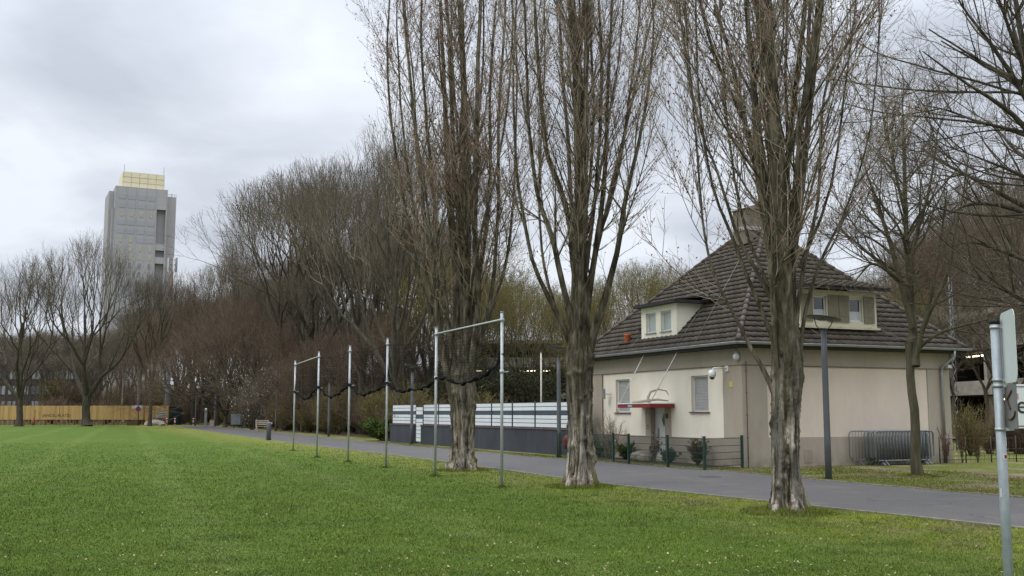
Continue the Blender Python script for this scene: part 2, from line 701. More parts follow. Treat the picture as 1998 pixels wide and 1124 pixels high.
def scatter_leaves(name, n, fn, mat, label, size=(.006, .020), seed=5, z=.02):
    r = np.random.default_rng(seed)
    P = fn(r, n)
    n = len(P)
    s = size[0] + (size[1] - size[0]) * r.random(n) ** 2
    an = r.random(n) * 6.28
    u = np.stack([np.cos(an), np.sin(an), r.normal(0, .3, n)], 1) * s[:, None]
    v = np.stack([-np.sin(an), np.cos(an), r.normal(0, .3, n)], 1) * (s * .6)[:, None]
    C = np.stack([P[:, 0], P[:, 1], np.full(n, z) + r.random(n) * .03], 1)
    V = np.stack([C - u, C + v, C + u, C - v], 1).reshape(-1, 3)
    link(name, np_mesh(name, V, np.arange(n * 4).reshape(n, 4), mat, r.random(n)), label=label, kind='stuff')


def lawn_pts(r, n):
    y = 1 / (1 / 10 + (1 / 34 - 1 / 10) * r.random(n))
    x = (r.random(n) * 2 - 1) * (y * .5 + .5)
    d = side_of_path(x, y)
    keep = (d > .05) & (r.random(n) < np.clip(np.exp(-np.abs(d - 7) / 7), .08, 1))
    return np.stack([x, y], 1)[keep]


LEAF = mat_twig('dead leaf', (.12, .07, .035), (.40, .33, .22))
scatter_leaves('dead_leaves', 6500, lawn_pts, LEAF, 'small dry pale leaves scattered over the lawn', z=.03)


def verge_pts(r, n):
    y = 22 + r.random(n) * 12
    x = np.interp(y, [p[1] for p in PF], [p[0] for p in PF]) + .1 + r.random(n) * 9
    return np.stack([x, y], 1)


scatter_leaves('dead_leaves', 1500, verge_pts, LEAF, 'dry leaves scattered over the verge before the house', (.008, .022), 9, .03)


def verge_blades(n, seed):
    r = np.random.default_rng(seed)
    y = 1 / (1 / 17 + (1 / 62 - 1 / 17) * r.random(n))
    x = np.interp(y, [p[1] for p in PF], [p[0] for p in PF]) - .08 + (6.5 * r.random(n) ** 1.3) * np.clip((44 - y) / 12, .18, 1)
    lx_, ly_ = x - 7.18, y - 32.92
    hx, hy = lx_ * .9153 + ly_ * .4027, -lx_ * .4027 + ly_ * .9153
    ok = ~((hx > -.06) & (hy > -.1) & (hx < 9)) & ~((hx > -1.1) & (hx < 0) & (hy > 0) & (hy < 10.2))
    wx, wy = x - 3.0, y - 41.0
    ok &= ~((y > 40.5) & (wx * .9045 + wy * .4264 > -.08))
    x, y = x[ok], y[ok]
    n = len(x)
    h = (.012 + .04 * r.random(n) ** 1.6) * (.7 + .6 * np.sin(x * 2.1) * np.sin(y * 1.7) ** 2)
    an = r.random(n) * math.pi
    wv = .006 * (.6 + .8 * r.random(n)) * np.clip(y / 16, 1, 2.5)
    V = np.zeros((n, 3, 3), np.float32)
    V[:, 0] = np.stack([x - np.cos(an) * wv, y - np.sin(an) * wv, np.full(n, .004)], 1)
    V[:, 1] = np.stack([x + np.cos(an) * wv, y + np.sin(an) * wv, np.full(n, .004)], 1)
    V[:, 2] = np.stack([x + r.normal(0, .4, n) * h, y + r.normal(0, .4, n) * h, .004 + h], 1)
    return V.reshape(-1, 3), np.arange(n * 3).reshape(n, 3), r.random(n)


V_, F_, R_ = verge_blades(110000, 19)
vbm = NT('verge blade', .85, .15)
vbc = vbm.ramp(vbm.attr(), (0., (.06, .075, .012, 1)), (.5, (.14, .165, .03, 1)), (1., (.24, .23, .08, 1)))
vso = vbm.noise(.42, vbm.coords((1, 1, 1), loc=(2.2, 1.0, 0)), 5, .6)
vbc = vbm.mix(vbm.ramp(vso, (.50, 0.), (.60, .85)), vbc, (.23, .175, .115, 1))
link('verge_grass', np_mesh('verge_grass', V_, F_, vbm.color(vbc), R_), label='patchy yellowish grass on the verge beyond the path', kind='stuff')


# ================================================================== TREE GROWTH
def tube_arrays(P, R, sides):
    K, m, _ = P.shape
    T = np.gradient(P, axis=1)
    T /= np.linalg.norm(T, axis=2, keepdims=True) + 1e-9
    ref = np.where(np.abs(T[:, :1, 2:3]) > .85, np.array([[[1., 0, 0]]]), np.array([[[0, 0, 1.]]]))
    ref = np.broadcast_to(ref, T.shape)
    U = np.cross(T, ref)
    U /= np.linalg.norm(U, axis=2, keepdims=True) + 1e-9
    W = np.cross(T, U)
    an = np.arange(sides) * 2 * math.pi / sides
    V = P[:, :, None, :] + R[:, :, None, None] * (U[:, :, None, :] * np.cos(an)[None, None, :, None] + W[:, :, None, :] * np.sin(an)[None, None, :, None])
    idx = np.arange(K * m * sides).reshape(K, m, sides)
    a = idx[:, :-1, :]
    b = np.roll(idx, -1, axis=2)[:, :-1, :]
    c = np.roll(idx, -1, axis=2)[:, 1:, :]
    d = idx[:, 1:, :]
    F = np.stack([a, b, c, d], 3).reshape(-1, 4)
    return V.reshape(-1, 3), F, K, (m - 1) * sides


class Acc:
    def __init__(s):
        s.V, s.F, s.R, s.o = [], [], [], 0

    def add(s, P, R, sides, r):
        V, F, K, per = tube_arrays(P, R, sides)
        s.V.append(V)
        s.F.append(F + s.o)
        s.R.append(np.repeat(r.random(K), per))
        s.o += len(V)

    def raw(s, V, F, rnd):
        s.V.append(V)
        s.F.append(F + s.o)
        s.R.append(rnd)
        s.o += len(V)

    def mesh(s, name, mat, smooth=False):
        return np_mesh(name, np.concatenate(s.V), np.concatenate(s.F), mat, np.concatenate(s.R), smooth)


def grow(r, P, R, L, n, ang, asd, lfn, m, trop, wig, rr, rmin, t0=.15, t1=1., weight=None, bend=0., rcap=None):
    K, mm, _ = P.shape
    wgt = L if weight is None else L * weight
    idx = r.choice(K, n, p=wgt / wgt.sum())
    t = t0 + (t1 - t0) * r.random(n)
    f = t * (mm - 1)
    i = np.minimum(f.astype(int), mm - 2)
    fr = (f - i)[:, None]
    st = P[idx, i] * (1 - fr) + P[idx, i + 1] * fr
    tan = P[idx, i + 1] - P[idx, i]
    tan /= np.linalg.norm(tan, axis=1, keepdims=True) + 1e-9
    rad = R[idx, i] * (1 - fr[:, 0]) + R[idx, i + 1] * fr[:, 0]
    rv = r.normal(size=(n, 3))
    pv = rv - tan * (rv * tan).sum(1, keepdims=True)
    pv /= np.linalg.norm(pv, axis=1, keepdims=True) + 1e-9
    a = np.radians(np.clip(r.normal(ang, asd, n), 5, 110))[:, None]
    d = tan * np.cos(a) + pv * np.sin(a)
    ln = lfn(L[idx], t, r.random(n))
    out = np.zeros((n, m, 3))
    out[:, 0] = st
    p = st.copy()
    for k in range(1, m):
        d = d + np.array([0, 0, 1.]) * (trop / (m - 1)) + r.normal(0, wig, (n, 3))
        if bend:
            d[:, 2] -= bend * k / m
        d /= np.linalg.norm(d, axis=1, keepdims=True)
        p = p + d * (ln / (m - 1))[:, None]
        out[:, k] = p
    r0 = np.maximum(rad * rr, rmin)
    if rcap is not None:
        r0 = np.minimum(r0, rcap)
    tp = np.linspace(1, .35, m)
    RR_ = np.maximum(r0[:, None] * tp[None], rmin * .6)
    return out, RR_, ln


def resample(pts, rad, m=16):
    pts = np.array(pts, float)
    d = np.r_[0, np.cumsum(np.linalg.norm(np.diff(pts, axis=0), axis=1))]
    s = np.linspace(0, d[-1], m)
    # Catmull-like smoothing through linear resample and one relax pass
    q = np.stack([np.interp(s, d, pts[:, k]) for k in range(3)], 1)
    q[1:-1] = .5 * q[1:-1] + .25 * (q[:-2] + q[2:])
    return q, np.interp(s, d, rad), d[-1]


def flags(r, P, n, size, seed_r=None):
    """small diamond shaped buds or leaflets along polylines"""
    K, m, _ = P.shape
    idx = r.integers(0, K, n)
    t = r.random(n) ** .6 * (m - 1)
    i = np.minimum(t.astype(int), m - 2)
    fr = (t - i)[:, None]
    c = P[idx, i] * (1 - fr) + P[idx, i + 1] * fr
    u = r.normal(size=(n, 3))
    u[:, 2] = np.abs(u[:, 2]) + .5
    u /= np.linalg.norm(u, axis=1, keepdims=True)
    v = np.cross(u, r.normal(size=(n, 3)))
    v /= np.linalg.norm(v, axis=1, keepdims=True)
    s = size * (.5 + r.random(n))[:, None]
    V = np.stack([c, c + u * s * .5 + v * s * .28, c + u * s, c + u * s * .5 - v * s * .28], 1).reshape(-1, 3)
    return V, np.arange(n * 4).reshape(n, 4), r.random(n)


# ------------------------------------------------------------------ poplars
def trunk_mesh(prof, seed, mat, name='trunk', flute=.10, sides=72, rings=130, lean=None):
    """prof: list of (z, x, y, radius) up the trunk; fluted, knobbly surface, buttressed foot"""
    r = np.random.default_rng(seed)
    prof = np.array(prof, float)
    z = np.linspace(prof[0, 0], prof[-1, 0], rings)
    cx = np.interp(z, prof[:, 0], prof[:, 1])
    cy = np.interp(z, prof[:, 0], prof[:, 2])
    rad = np.interp(z, prof[:, 0], prof[:, 3])
    th = np.linspace(0, 2 * math.pi, sides, endpoint=False)
    Z, TH = np.meshgrid(z, th, indexing='ij')
    f = np.zeros_like(Z)
    for k in (3, 4, 5, 7, 9):
        ph = r.random() * 6.28
        f += (1.1 / k ** .6) * np.cos(k * TH + ph + .5 * np.sin(Z * (.5 + r.random()) + ph)) * .33
    ridg = np.zeros_like(Z)
    for k in (13, 17, 23):
        ph = r.random() * 6.28
        ridg += np.abs(np.cos(k * .5 * TH * 2 / 2 + ph + .9 * np.sin(Z * 1.7 + ph) + .4 * np.sin(Z * 5 + TH * 3))) - .6
    foot = np.clip(1 - Z / .95, 0, 1) ** 2.2
    root = .5 + .5 * np.cos(5 * TH + r.random() * 6.28) * .7 + .15 * np.cos(8 * TH + 1)
    RR_ = rad[:, None] * (1 + flute * f + .085 * ridg + foot * .8 * root)
    for _ in range(44):     # burrs
        z0, t0 = r.random() ** 1.2 * z[-1], r.random() * 6.28
        dz = (Z - z0) / (.05 + .05 * r.random())
        dt = np.angle(np.exp(1j * (TH - t0))) / (.16 + .1 * r.random())
        RR_ += .05 * np.exp(-(dz ** 2 + dt ** 2))
    RR_ += r.normal(0, .005, RR_.shape)
    V = np.stack([cx[:, None] + RR_ * np.cos(TH), cy[:, None] + RR_ * np.sin(TH), Z], 2).reshape(-1, 3)
    idx = np.arange(rings * sides).reshape(rings, sides)
    a, b = idx[:-1], np.roll(idx, -1, 1)[:-1]
    c, d = np.roll(idx, -1, 1)[1:], idx[1:]
    F = np.stack([a, b, c, d], 2).reshape(-1, 4)
    return np_mesh(name, V, F, mat, None, True)


def poplar(base, prof_px, limbs_px, seed, label, yb, top=17.5, buds=16000, dens=1.0, extra_depth=7):
    """prof_px: (y, x centre, width) of the trunk in the photo; limbs: lists of (x, y, width) on it"""
    r = np.random.default_rng(seed)
    Y0 = base[1]
    mpp = Y0 / FPX * 1.01

    def loc(px, py, dy):
        return atY(px, py, Y0 + dy) - base

    root = thing('poplar_tree', label, 'tree', tuple(base), 0, 'tall bare poplars along the path')
    prof = []
    for py, px, wd in prof_px:
        p = loc(px, py, 0)
        prof.append((max(p[2], 0), p[0], p[1], wd * mpp / 2))
    prof[0] = (-.05,) + prof[0][1:]
    link('trunk', trunk_mesh(prof, seed + 1, M['poplar_bark']), root)
    PP, RR_, LL = [], [], []
    for lb in limbs_px:
        dmax = r.uniform(-1.3, 1.3)
        pts, rad = [], []
        n = len(lb)
        y_start = lb[0][1]
        for k, (px, py, wd) in enumerate(lb):
            rise = min(1, (y_start - py) / 550)
            dy = dmax * rise
            pts.append(loc(px, py, dy))
            rad.append(wd * mpp / 2 * (1.0 if lb is limbs_px[0] else .82))
        # carry the limb on above the frame towards the top of the tree
        p, q = np.array(pts[-1]), np.array(pts[-2])
        d = (p - q) / np.linalg.norm(p - q)
        ht = top * r.uniform(.72, 1.0)
        nst = 5
        if ht > p[2] + 1:
            stp = (ht - p[2]) / nst
            for k in range(nst):
                d = d + np.array([-p[0] * .05, -p[1] * .05, .25]) + r.normal(0, .04, 3)
                d /= np.linalg.norm(d)
                p = p + d * stp
                pts.append(p)
                rad.append(rad[-1] * .72 + .002)
        a, b, c = resample(pts, rad, 30)
        a[1:] += np.cumsum(r.normal(0, .008, (29, 3)), 0)
        PP.append(a)
        RR_.append(b)
        LL.append(c)
    # limbs that leave towards and away from the photo's viewpoint
    for k in range(extra_depth):
        z0 = r.uniform(2.2, 6)
        sg = 1 if k % 2 else -1
        ax = np.interp(z0, [q[0] for q in prof], [q[1] for q in prof])
        p = np.array([ax, 0, z0])
        d = np.array([r.normal(0, .12), sg * r.uniform(.35, .6), 1.0])
        d /= np.linalg.norm(d)
        pts, rad, rd = [p], [.055], .055
        ht = top * r.uniform(.6, .9)
        while p[2] < ht:
            d = d + np.array([r.normal(0, .05), -sg * .05 + r.normal(0, .04), .05])
            d /= np.linalg.norm(d)
            p = p + d * .9
            rd *= .93
            pts.append(p)
            rad.append(rd)
        a, b, c = resample(pts, rad, 30)
        PP.append(a)
        RR_.append(b)
        LL.append(c)
    P0, R0, L0 = np.array(PP), np.array(RR_), np.array(LL)
    R0 = np.maximum(R0, .012)
    big = Acc()
    big.add(P0, R0, 12, r)
    # long whippy shoots nearly parallel to the limbs
    P1, R1, L1 = grow(r, P0, R0, L0, int(235 * dens), 27, 8, lambda l, t, u: (1.3 + 2.6 * u) * (1.1 - .5 * t), 12, .55, .035, .38, .009, .18, .97, rcap=.027)
    big.add(P1, R1, 6, r)
    link('limbs', big.mesh('limbs', M['poplar_bark'], True), root)
    tw = Acc()
    P2, R2, L2 = grow(r, np.concatenate([P1]), R1, L1, int(2200 * dens), 30, 10, lambda l, t, u: (.5 + 1.0 * u) * (1.1 - .4 * t), 7, .5, .06, .6, .0055, .08, 1.)
    P2b, R2b, L2b = grow(r, P0, R0, L0, int(900 * dens), 42, 15, lambda l, t, u: .35 + .9 * u, 7, .55, .08, .2, .005, .15, 1., rcap=.009)
    tw.add(P2, R2, 4, r)
    tw.add(P2b, R2b, 4, r)
    PA, RA, LA = np.concatenate([P2, P2b]), np.concatenate([R2, R2b]), np.concatenate([L2, L2b])
    P3, R3, L3 = grow(r, PA, RA, LA, int(8500 * dens), 38, 14, lambda l, t, u: .14 + .38 * u, 4, .45, .10, .7, .0036, .1, 1.)
    tw.add(P3, R3, 3, r)
    P4, R4, L4 = grow(r, P3, R3, L3, int(8000 * dens), 45, 15, lambda l, t, u: .05 + .14 * u, 3, .4, .12, .8, .0030, .2, 1.)
    tw.add(P4, R4, 3, r)
    link('crown', tw.mesh('crown', M['poplar_twig']), root)
    V, F, rn = flags(r, np.concatenate([P3[:, ::1][:, :4]]), int(buds * .9), .045)
    link('buds', np_mesh('buds', V, F, M['bud'], rn), root)
    return root


L1 = [
    [(892, 800, 24), (884, 748, 24), (890, 690, 21), (892, 613, 20), (892, 552, 19), (884, 468, 17), (873, 400, 14), (870, 333, 12), (864, 200, 9), (856, 0, 7)],
    [(885, 790, 18), (872, 735, 16), (861, 670, 14), (853, 591, 13), (845, 524, 12), (833, 468, 11), (828, 412, 10), (817, 317, 9), (800, 150, 7), (785, 0, 5)],
    [(880, 760, 12), (858, 650, 10), (833, 591, 9), (814, 524, 8), (798, 440, 8), (778, 330, 7), (763, 220, 6), (758, 100, 5), (765, 0, 4)],
    [(905, 800, 28), (909, 748, 26), (915, 664, 22), (912, 580, 21), (909, 468, 21), (911, 356, 20), (907, 200, 16), (898, 0, 12)],
    [(915, 790, 20), (920, 720, 17), (931, 636, 13), (934, 552, 13), (928, 468, 13), (932, 300, 12), (935, 150, 10), (942, 0, 8)],
    [(918, 760, 14), (926, 703, 13), (945, 647, 11), (960, 580, 10), (967, 524, 9), (975, 400, 8), (974, 250, 7), (985, 100, 6), (992, 0, 5)],
    [(912, 700, 12), (925, 600, 10), (945, 480, 9), (957, 350, 8), (955, 200, 7), (965, 60, 6), (968, 0, 5)],
    [(880, 700, 10), (868, 560, 9), (848, 400, 8), (835, 250, 7), (826, 100, 6), (825, 0, 5)],
    [(905, 660, 14), (900, 520, 12), (893, 380, 11), (884, 250, 10), (880, 100, 9), (876, 0, 8)],
    [(862, 680, 9), (836, 560, 8), (815, 450, 7), (795, 330, 6), (782, 200, 5), (775, 60, 4)],
    [(925, 690, 9), (962, 600, 8), (990, 500, 7), (1003, 380, 6), (1008, 250, 5), (1010, 100, 4)],
]
poplar(T1, [(918, 902, 44), (890, 903, 40), (850, 904, 42), (800, 903, 46), (770, 902, 50), (745, 901, 46), (700, 903, 38), (660, 905, 26)], L1, 101,
       'tall bare poplar behind the net poles, leftmost of the three poplars', 918, top=19, buds=30000, dens=.9)
L2_ = [
    [(1133, 740, 40), (1133, 620, 36), (1129, 520, 30), (1130, 442, 27), (1131, 371, 26), (1130, 321, 25), (1126, 200, 22), (1122, 100, 19), (1113, 0, 15)],
    [(1140, 735, 26), (1150, 670, 24), (1162, 630, 21), (1178, 592, 18), (1188, 542, 15), (1203, 500, 13), (1215, 425, 12), (1224, 371, 10), (1237, 320, 9), (1256, 240, 7), (1270, 150, 6), (1280, 50, 5)],
    [(1138, 660, 18), (1150, 580, 15), (1157, 513, 14), (1162, 465, 13), (1171, 407, 12), (1177, 353, 11), (1182, 300, 10), (1186, 200, 8), (1190, 100, 7), (1196, 0, 6)],
    [(1160, 480, 9), (1180, 431, 8), (1193, 380, 8), (1203, 345, 7), (1212, 300, 7), (1225, 200, 6), (1240, 100, 5), (1250, 0, 4)],
    [(1125, 700, 20), (1120, 640, 17), (1104, 577, 14), (1089, 506, 13), (1078, 449, 12), (1056, 400, 10), (1046, 353, 9), (1036, 250, 8), (1030, 100, 6), (1026, 0, 5)],
    [(1120, 690, 18), (1106, 648, 16), (1085, 602, 13), (1053, 549, 10), (1036, 499, 9), (1026, 440, 8), (1014, 380, 7), (1006, 280, 6), (1004, 150, 5), (1010, 0, 4)],
    [(1124, 560, 16), (1116, 500, 13), (1112, 450, 13), (1106, 415, 13), (1093, 371, 13), (1074, 328, 12), (1064, 300, 11), (1055, 200, 10), (1046, 80, 8), (1040, 0, 7)],
    [(1124, 470, 12), (1114, 400, 10), (1111, 340, 10), (1107, 260, 9), (1100, 150, 8), (1091, 0, 6)],
    [(1133, 330, 16), (1130, 200, 14), (1128, 140, 14), (1136, 60, 12), (1140, 0, 11)],
    [(1140, 470, 8), (1158, 400, 7), (1172, 330, 6), (1186, 230, 5), (1205, 120, 4), (1215, 0, 4)],
    [(1135, 720, 14), (1100, 640, 9), (1078, 600, 8), (1060, 530, 7), (1052, 470, 6), (1046, 380, 5)],
]
poplar(T2, [(950, 1132, 50), (920, 1132, 46), (880, 1134, 46), (820, 1132, 44), (760, 1130, 48), (710, 1131, 52), (680, 1132, 50), (650, 1132, 42), (620, 1132, 34)], L2_, 202,
       'tall bare poplar beside the cream house, middle one of the three poplars', 950, top=17.5, buds=12000, dens=.85)
L3_ = [
    [(1535, 760, 44), (1533, 690, 40), (1530, 600, 38), (1523, 464, 37), (1521, 382, 34), (1522, 325, 31), (1518, 267, 28), (1513, 178, 24), (1508, 89, 20), (1504, 0, 17)],
    [(1538, 520, 20), (1546, 464, 17), (1554, 405, 16), (1570, 341, 15), (1583, 240, 12), (1585, 111, 11), (1589, 0, 9)],
    [(1532, 320, 18), (1545, 280, 14), (1560, 230, 12), (1567, 178, 11), (1578, 100, 9), (1590, 40, 8), (1597, 0, 7)],
    [(1515, 500, 20), (1503, 435, 16), (1492, 330, 15), (1484, 270, 14), (1477, 210, 14), (1469, 111, 13), (1456, 0, 10)],
    [(1508, 470, 13), (1491, 378, 11), (1478, 310, 10), (1465, 267, 10), (1433, 200, 9), (1405, 140, 8), (1386, 90, 7), (1362, 0, 6)],
    [(1518, 790, 14), (1508, 755, 14), (1483, 712, 11), (1454, 668, 9), (1437, 619, 8), (1407, 578, 7), (1388, 529, 7), (1372, 450, 6), (1360, 300, 5), (1345, 150, 4), (1335, 0, 4)],
    [(1520, 700, 16), (1505, 650, 12), (1480, 590, 10), (1450, 530, 9), (1428, 455, 8), (1405, 415, 7), (1388, 374, 7), (1374, 280, 6), (1362, 150, 5), (1356, 0, 4)],
    [(1515, 600, 12), (1470, 520, 9), (1429, 443, 8), (1414, 385, 7), (1396, 333, 6), (1367, 270, 6), (1344, 156, 5), (1327, 44, 4)],
    [(1552, 760, 14), (1560, 689, 12), (1572, 607, 9), (1585, 545, 8), (1608, 490, 7), (1642, 425, 6), (1672, 343, 5), (1695, 250, 4), (1708, 120, 3)],
    [(1548, 680, 16), (1558, 586, 12), (1566, 529, 10), (1582, 460, 9), (1600, 382, 8), (1603, 300, 8), (1605, 240, 7), (1614, 150, 6), (1650, 85, 5), (1695, 30, 4)],
    [(1525, 820, 10), (1515, 700, 12), (1514, 620, 12), (1512, 540, 12), (1506, 450, 9), (1498, 380, 7), (1480, 250, 6), (1470, 100, 5)],
    [(1545, 650, 12), (1550, 570, 11), (1548, 500, 10), (1542, 400, 8), (1538, 300, 8), (1536, 180, 7), (1535, 60, 6)],
    [(1500, 560, 9), (1462, 470, 7), (1440, 380, 6), (1425, 280, 6), (1418, 180, 5), (1408, 60, 4)],
    [(1560, 520, 9), (1600, 430, 7), (1630, 330, 6), (1640, 230, 5), (1655, 120, 4), (1670, 20, 4)],
]
poplar(T3, [(1000, 1540, 58), (970, 1538, 50), (930, 1534, 48), (880, 1532, 48), (820, 1532, 50), (780, 1534, 54), (740, 1536, 58), (700, 1536, 54), (660, 1534, 46), (620, 1532, 38)], L3_, 303,
       'tall bare poplar with the thickest trunk, in front of the house corner', 1000, top=14.5, buds=14000, dens=.95)


# ------------------------------------------------------------------ ordinary bare trees
def bare_tree(name, seed, H, trunk_h, r0, n_main, spread, trop, bark, twig, counts=(60, 500, 3000, 12000), rmin=.012, leader=True, lean=.02, leaf=None, nleaf=0, limbs=None, base=None, fine=1.0, main_len=.62):
    r = np.random.default_rng(seed)
    m = 9
    tr = np.zeros((1, m, 3))
    tr[0, :, 2] = np.linspace(-.05, trunk_h, m)
    tr[0, :, :2] = np.cumsum(r.normal(0, lean, (m, 2)), 0)
    tr[0, 0, :2] = 0
    rt = r0 * np.array([1.5, 1.12] + list(np.linspace(1, .82, m - 2)))[None]
    big, tw = Acc(), Acc()
    big.add(tr, rt, 14, r)
    if limbs is None:
        LL = np.array([trunk_h])
        P1, R1, Ln = grow(r, tr, rt, LL, n_main, spread, spread * .3, lambda l, t, u: H * (main_len - .2 * (1 - t)) * (.75 + .35 * u), 14, trop, .05, .62, .05, .68, 1.0)
        if leader:
            Pz = np.zeros((1, 14, 3))
            Pz[0, :, 2] = np.linspace(trunk_h * .97, H * .93, 14)
            Pz[0, :, :2] = tr[0, -1, :2] + np.cumsum(r.normal(0, .12, (14, 2)), 0) * (H / 20)
            Pz[0, 0, :2] = tr[0, -1, :2]
            P1 = np.concatenate([P1, Pz])
            R1 = np.concatenate([R1, np.linspace(r0 * .72, .04, 14)[None]])
            Ln = np.r_[Ln, H - trunk_h]
    else:
        P1, R1, Ln = limbs
    big.add(P1, R1, 9, r)
    s = H / 20
    P2, R2, L2 = grow(r, P1, R1, Ln, counts[0], 42, 12, lambda l, t, u: s * (3.2 + 3.6 * u) * (1.15 - .6 * t), 10, .35, .07, .5, max(.018, rmin * 1.5), .22, 1.)
    big.add(P2, R2, 6, r)
    P3, R3, L3 = grow(r, np.concatenate([P2]), R2, L2, counts[1], 42, 14, lambda l, t, u: s * (1.2 + 1.9 * u) * (1.1 - .4 * t), 7, .3, .09, .55, rmin * 1.3, .15, 1.)
    tw.add(P3, R3, 4, r)
    P3b, R3b, L3b = grow(r, P1, R1, Ln, counts[1] // 4, 55, 15, lambda l, t, u: s * (.8 + 1.6 * u), 7, .4, .09, .2, rmin * 1.3, .2, 1., rcap=.03)
    tw.add(P3b, R3b, 4, r)
    Pa, Ra, La = np.concatenate([P3, P3b]), np.concatenate([R3, R3b]), np.concatenate([L3, L3b])
    P4, R4, L4 = grow(r, Pa, Ra, La, counts[2], 44, 14, lambda l, t, u: s * (.5 + .9 * u), 5, .25, .10, .6, rmin, .1, 1.)
    tw.add(P4, R4, 3, r)
    P5, R5, L5 = grow(r, P4, R4, L4, counts[3], 45, 15, lambda l, t, u: s * (.25 + .45 * u), 3, .2, .1, .7, rmin * .7, .1, 1.)
    tw.add(P5, R5, 3, r)
    t = big.mesh('trunk', bark, True)
    c = tw.mesh('crown', twig)
    lf = None
    if leaf is not None:
        V, F, rn = flags(r, P5, nleaf, leaf[1])
        lf = np_mesh('leaves', V, F, leaf[0], rn)
    return t, c, lf, np.quantile(np.concatenate(tw.V)[:, 2], .995)


def place_tree(meshes, name, label, loc, rz=0, sc=(1, 1, 1), group=None, cat='tree'):
    root = thing(name, label, cat, loc, rz, group)
    root.scale = sc if hasattr(sc, '__len__') else (sc, sc, sc)
    link('trunk', meshes[0], root)
    link('crown', meshes[1], root)
    if meshes[2] is not None:
        link('leaves', meshes[2], root)
    return root


def fork_tree(seed, H, trunk_h, r0, nlimb, spread, lv=8, ratio=.83, ang=23, twig_n=7000, rmin=.012, up=.05, bark=None, twig=None, kids=2.35, leaf=None, nleaf=0, lean=.03, shape=1.0):
    """crown that keeps forking: heavy limbs in a V, ever finer sprays towards a domed outline"""
    r = np.random.default_rng(seed)
    m = 8
    tr = np.zeros((1, m, 3))
    tr[0, :, 2] = np.linspace(-.05, trunk_h, m)
    tr[0, 1:, :2] = np.cumsum(r.normal(0, lean, (m - 1, 2)), 0)
    rt = r0 * np.array([1.55, 1.15] + list(np.linspace(1, .88, m - 2)))[None]
    big, tw = Acc(), Acc()
    big.add(tr, rt, 14, r)
    tot = (1 - ratio ** lv) / (1 - ratio)
    l1 = (H - trunk_h) / (tot * .86)
    an = np.linspace(0, 2 * math.pi, nlimb, endpoint=False) + r.normal(0, .3, nlimb)
    sp = np.radians(np.clip(r.normal(spread, spread * .25, nlimb), 8, 70))
    sp[0] *= .3
    d = np.stack([np.sin(sp) * np.cos(an), np.sin(sp) * np.sin(an), np.cos(sp)], 1)
    st = np.repeat(tr[:, -1], nlimb, 0)
    st[:, 2] -= r.random(nlimb) * trunk_h * .12
    rad = np.full(nlimb, r0 * .62) * r.uniform(.75, 1.1, nlimb)
    last = []
    cen = np.array([0, 0, trunk_h])
    for k in range(lv):
        n = len(st)
        mm = 6 if k < 4 else 4
        ln = l1 * ratio ** k * r.uniform(.72, 1.22, n)
        P = np.zeros((n, mm, 3))
        P[:, 0] = st
        p, dd = st.copy(), d.copy()
        for j in range(1, mm):
            outw = (p - cen)
            outw /= np.linalg.norm(outw, axis=1, keepdims=True) + .5
            dd = dd + np.array([0, 0, up]) + outw * .05 * shape + r.normal(0, .085, (n, 3))
            dd /= np.linalg.norm(dd, axis=1, keepdims=True)
            p = p + dd * (ln / (mm - 1))[:, None]
            P[:, j] = p
        r1 = np.maximum(rad * .80, rmin * .8)
        R = rad[:, None] + (r1 - rad)[:, None] * np.linspace(0, 1, mm)[None]
        (big if k < 4 else tw).add(P, R, (10, 9, 7, 6, 4, 4, 3, 3, 3, 3)[k], r)
        if k >= lv - 4:
            last.append((P, R, ln))
        if k == lv - 1:
            break
        nk = np.floor(r.random(n) + kids).astype(int)
        idx = np.repeat(np.arange(n), nk)
        first = np.r_[0, np.cumsum(nk)[:-1]]
        order = np.arange(len(idx)) - np.repeat(first, nk)
        t = np.where(order < 2, 1.0, r.uniform(.35, .85, len(idx)))
        f = t * (mm - 1)
        i = np.minimum(f.astype(int), mm - 2)
        fr = (f - i)[:, None]
        st = P[idx, i] * (1 - fr) + P[idx, i + 1] * fr
        tan = P[idx, i + 1] - P[idx, i]
        tan /= np.linalg.norm(tan, axis=1, keepdims=True) + 1e-9
        az = r.random(n) * 6.28
        ref = np.cross(tan, r.normal(size=(len(idx), 3)))
        # the two tip forks leave on opposite sides
        base_ = np.cross(tan, np.stack([np.cos(az[idx]), np.sin(az[idx]), np.full(len(idx), .3)], 1))
        ref = np.where((order < 2)[:, None], base_ * np.where(order == 0, 1, -1)[:, None], ref)
        ref /= np.linalg.norm(ref, axis=1, keepdims=True) + 1e-9
        a = np.radians(np.clip(r.normal(ang, 7, len(idx)), 6, 60) + np.where(order >= 2, 18, 0))[:, None]
        d = tan * np.cos(a) + ref * np.sin(a)
        rad = np.maximum(r1[idx] * np.where(order < 2, r.uniform(.70, .92, len(idx)), .55), rmin)
    PA = [q[0] for q in last]
    for P, R, ln in last[1:]:
        P5, R5, L5 = grow(r, P, R, ln, twig_n // 3, 45, 14, lambda l, t, u: (.35 + .6 * u) * H / 20, 4, .15, .1, .6, rmin * .7, .05, 1.)
        tw.add(P5, R5, 3, r)
    lf = None
    if leaf is not None:
        V, F, rn = flags(r, P5, nleaf, leaf[1])
        lf = np_mesh('leaves', V, F, leaf[0], rn)
    zt = np.quantile(np.concatenate(tw.V)[:, 2], .995)
    return big.mesh('trunk', bark or M['lime_bark'], True), tw.mesh('crown', twig or M['lime_twig']), lf, zt


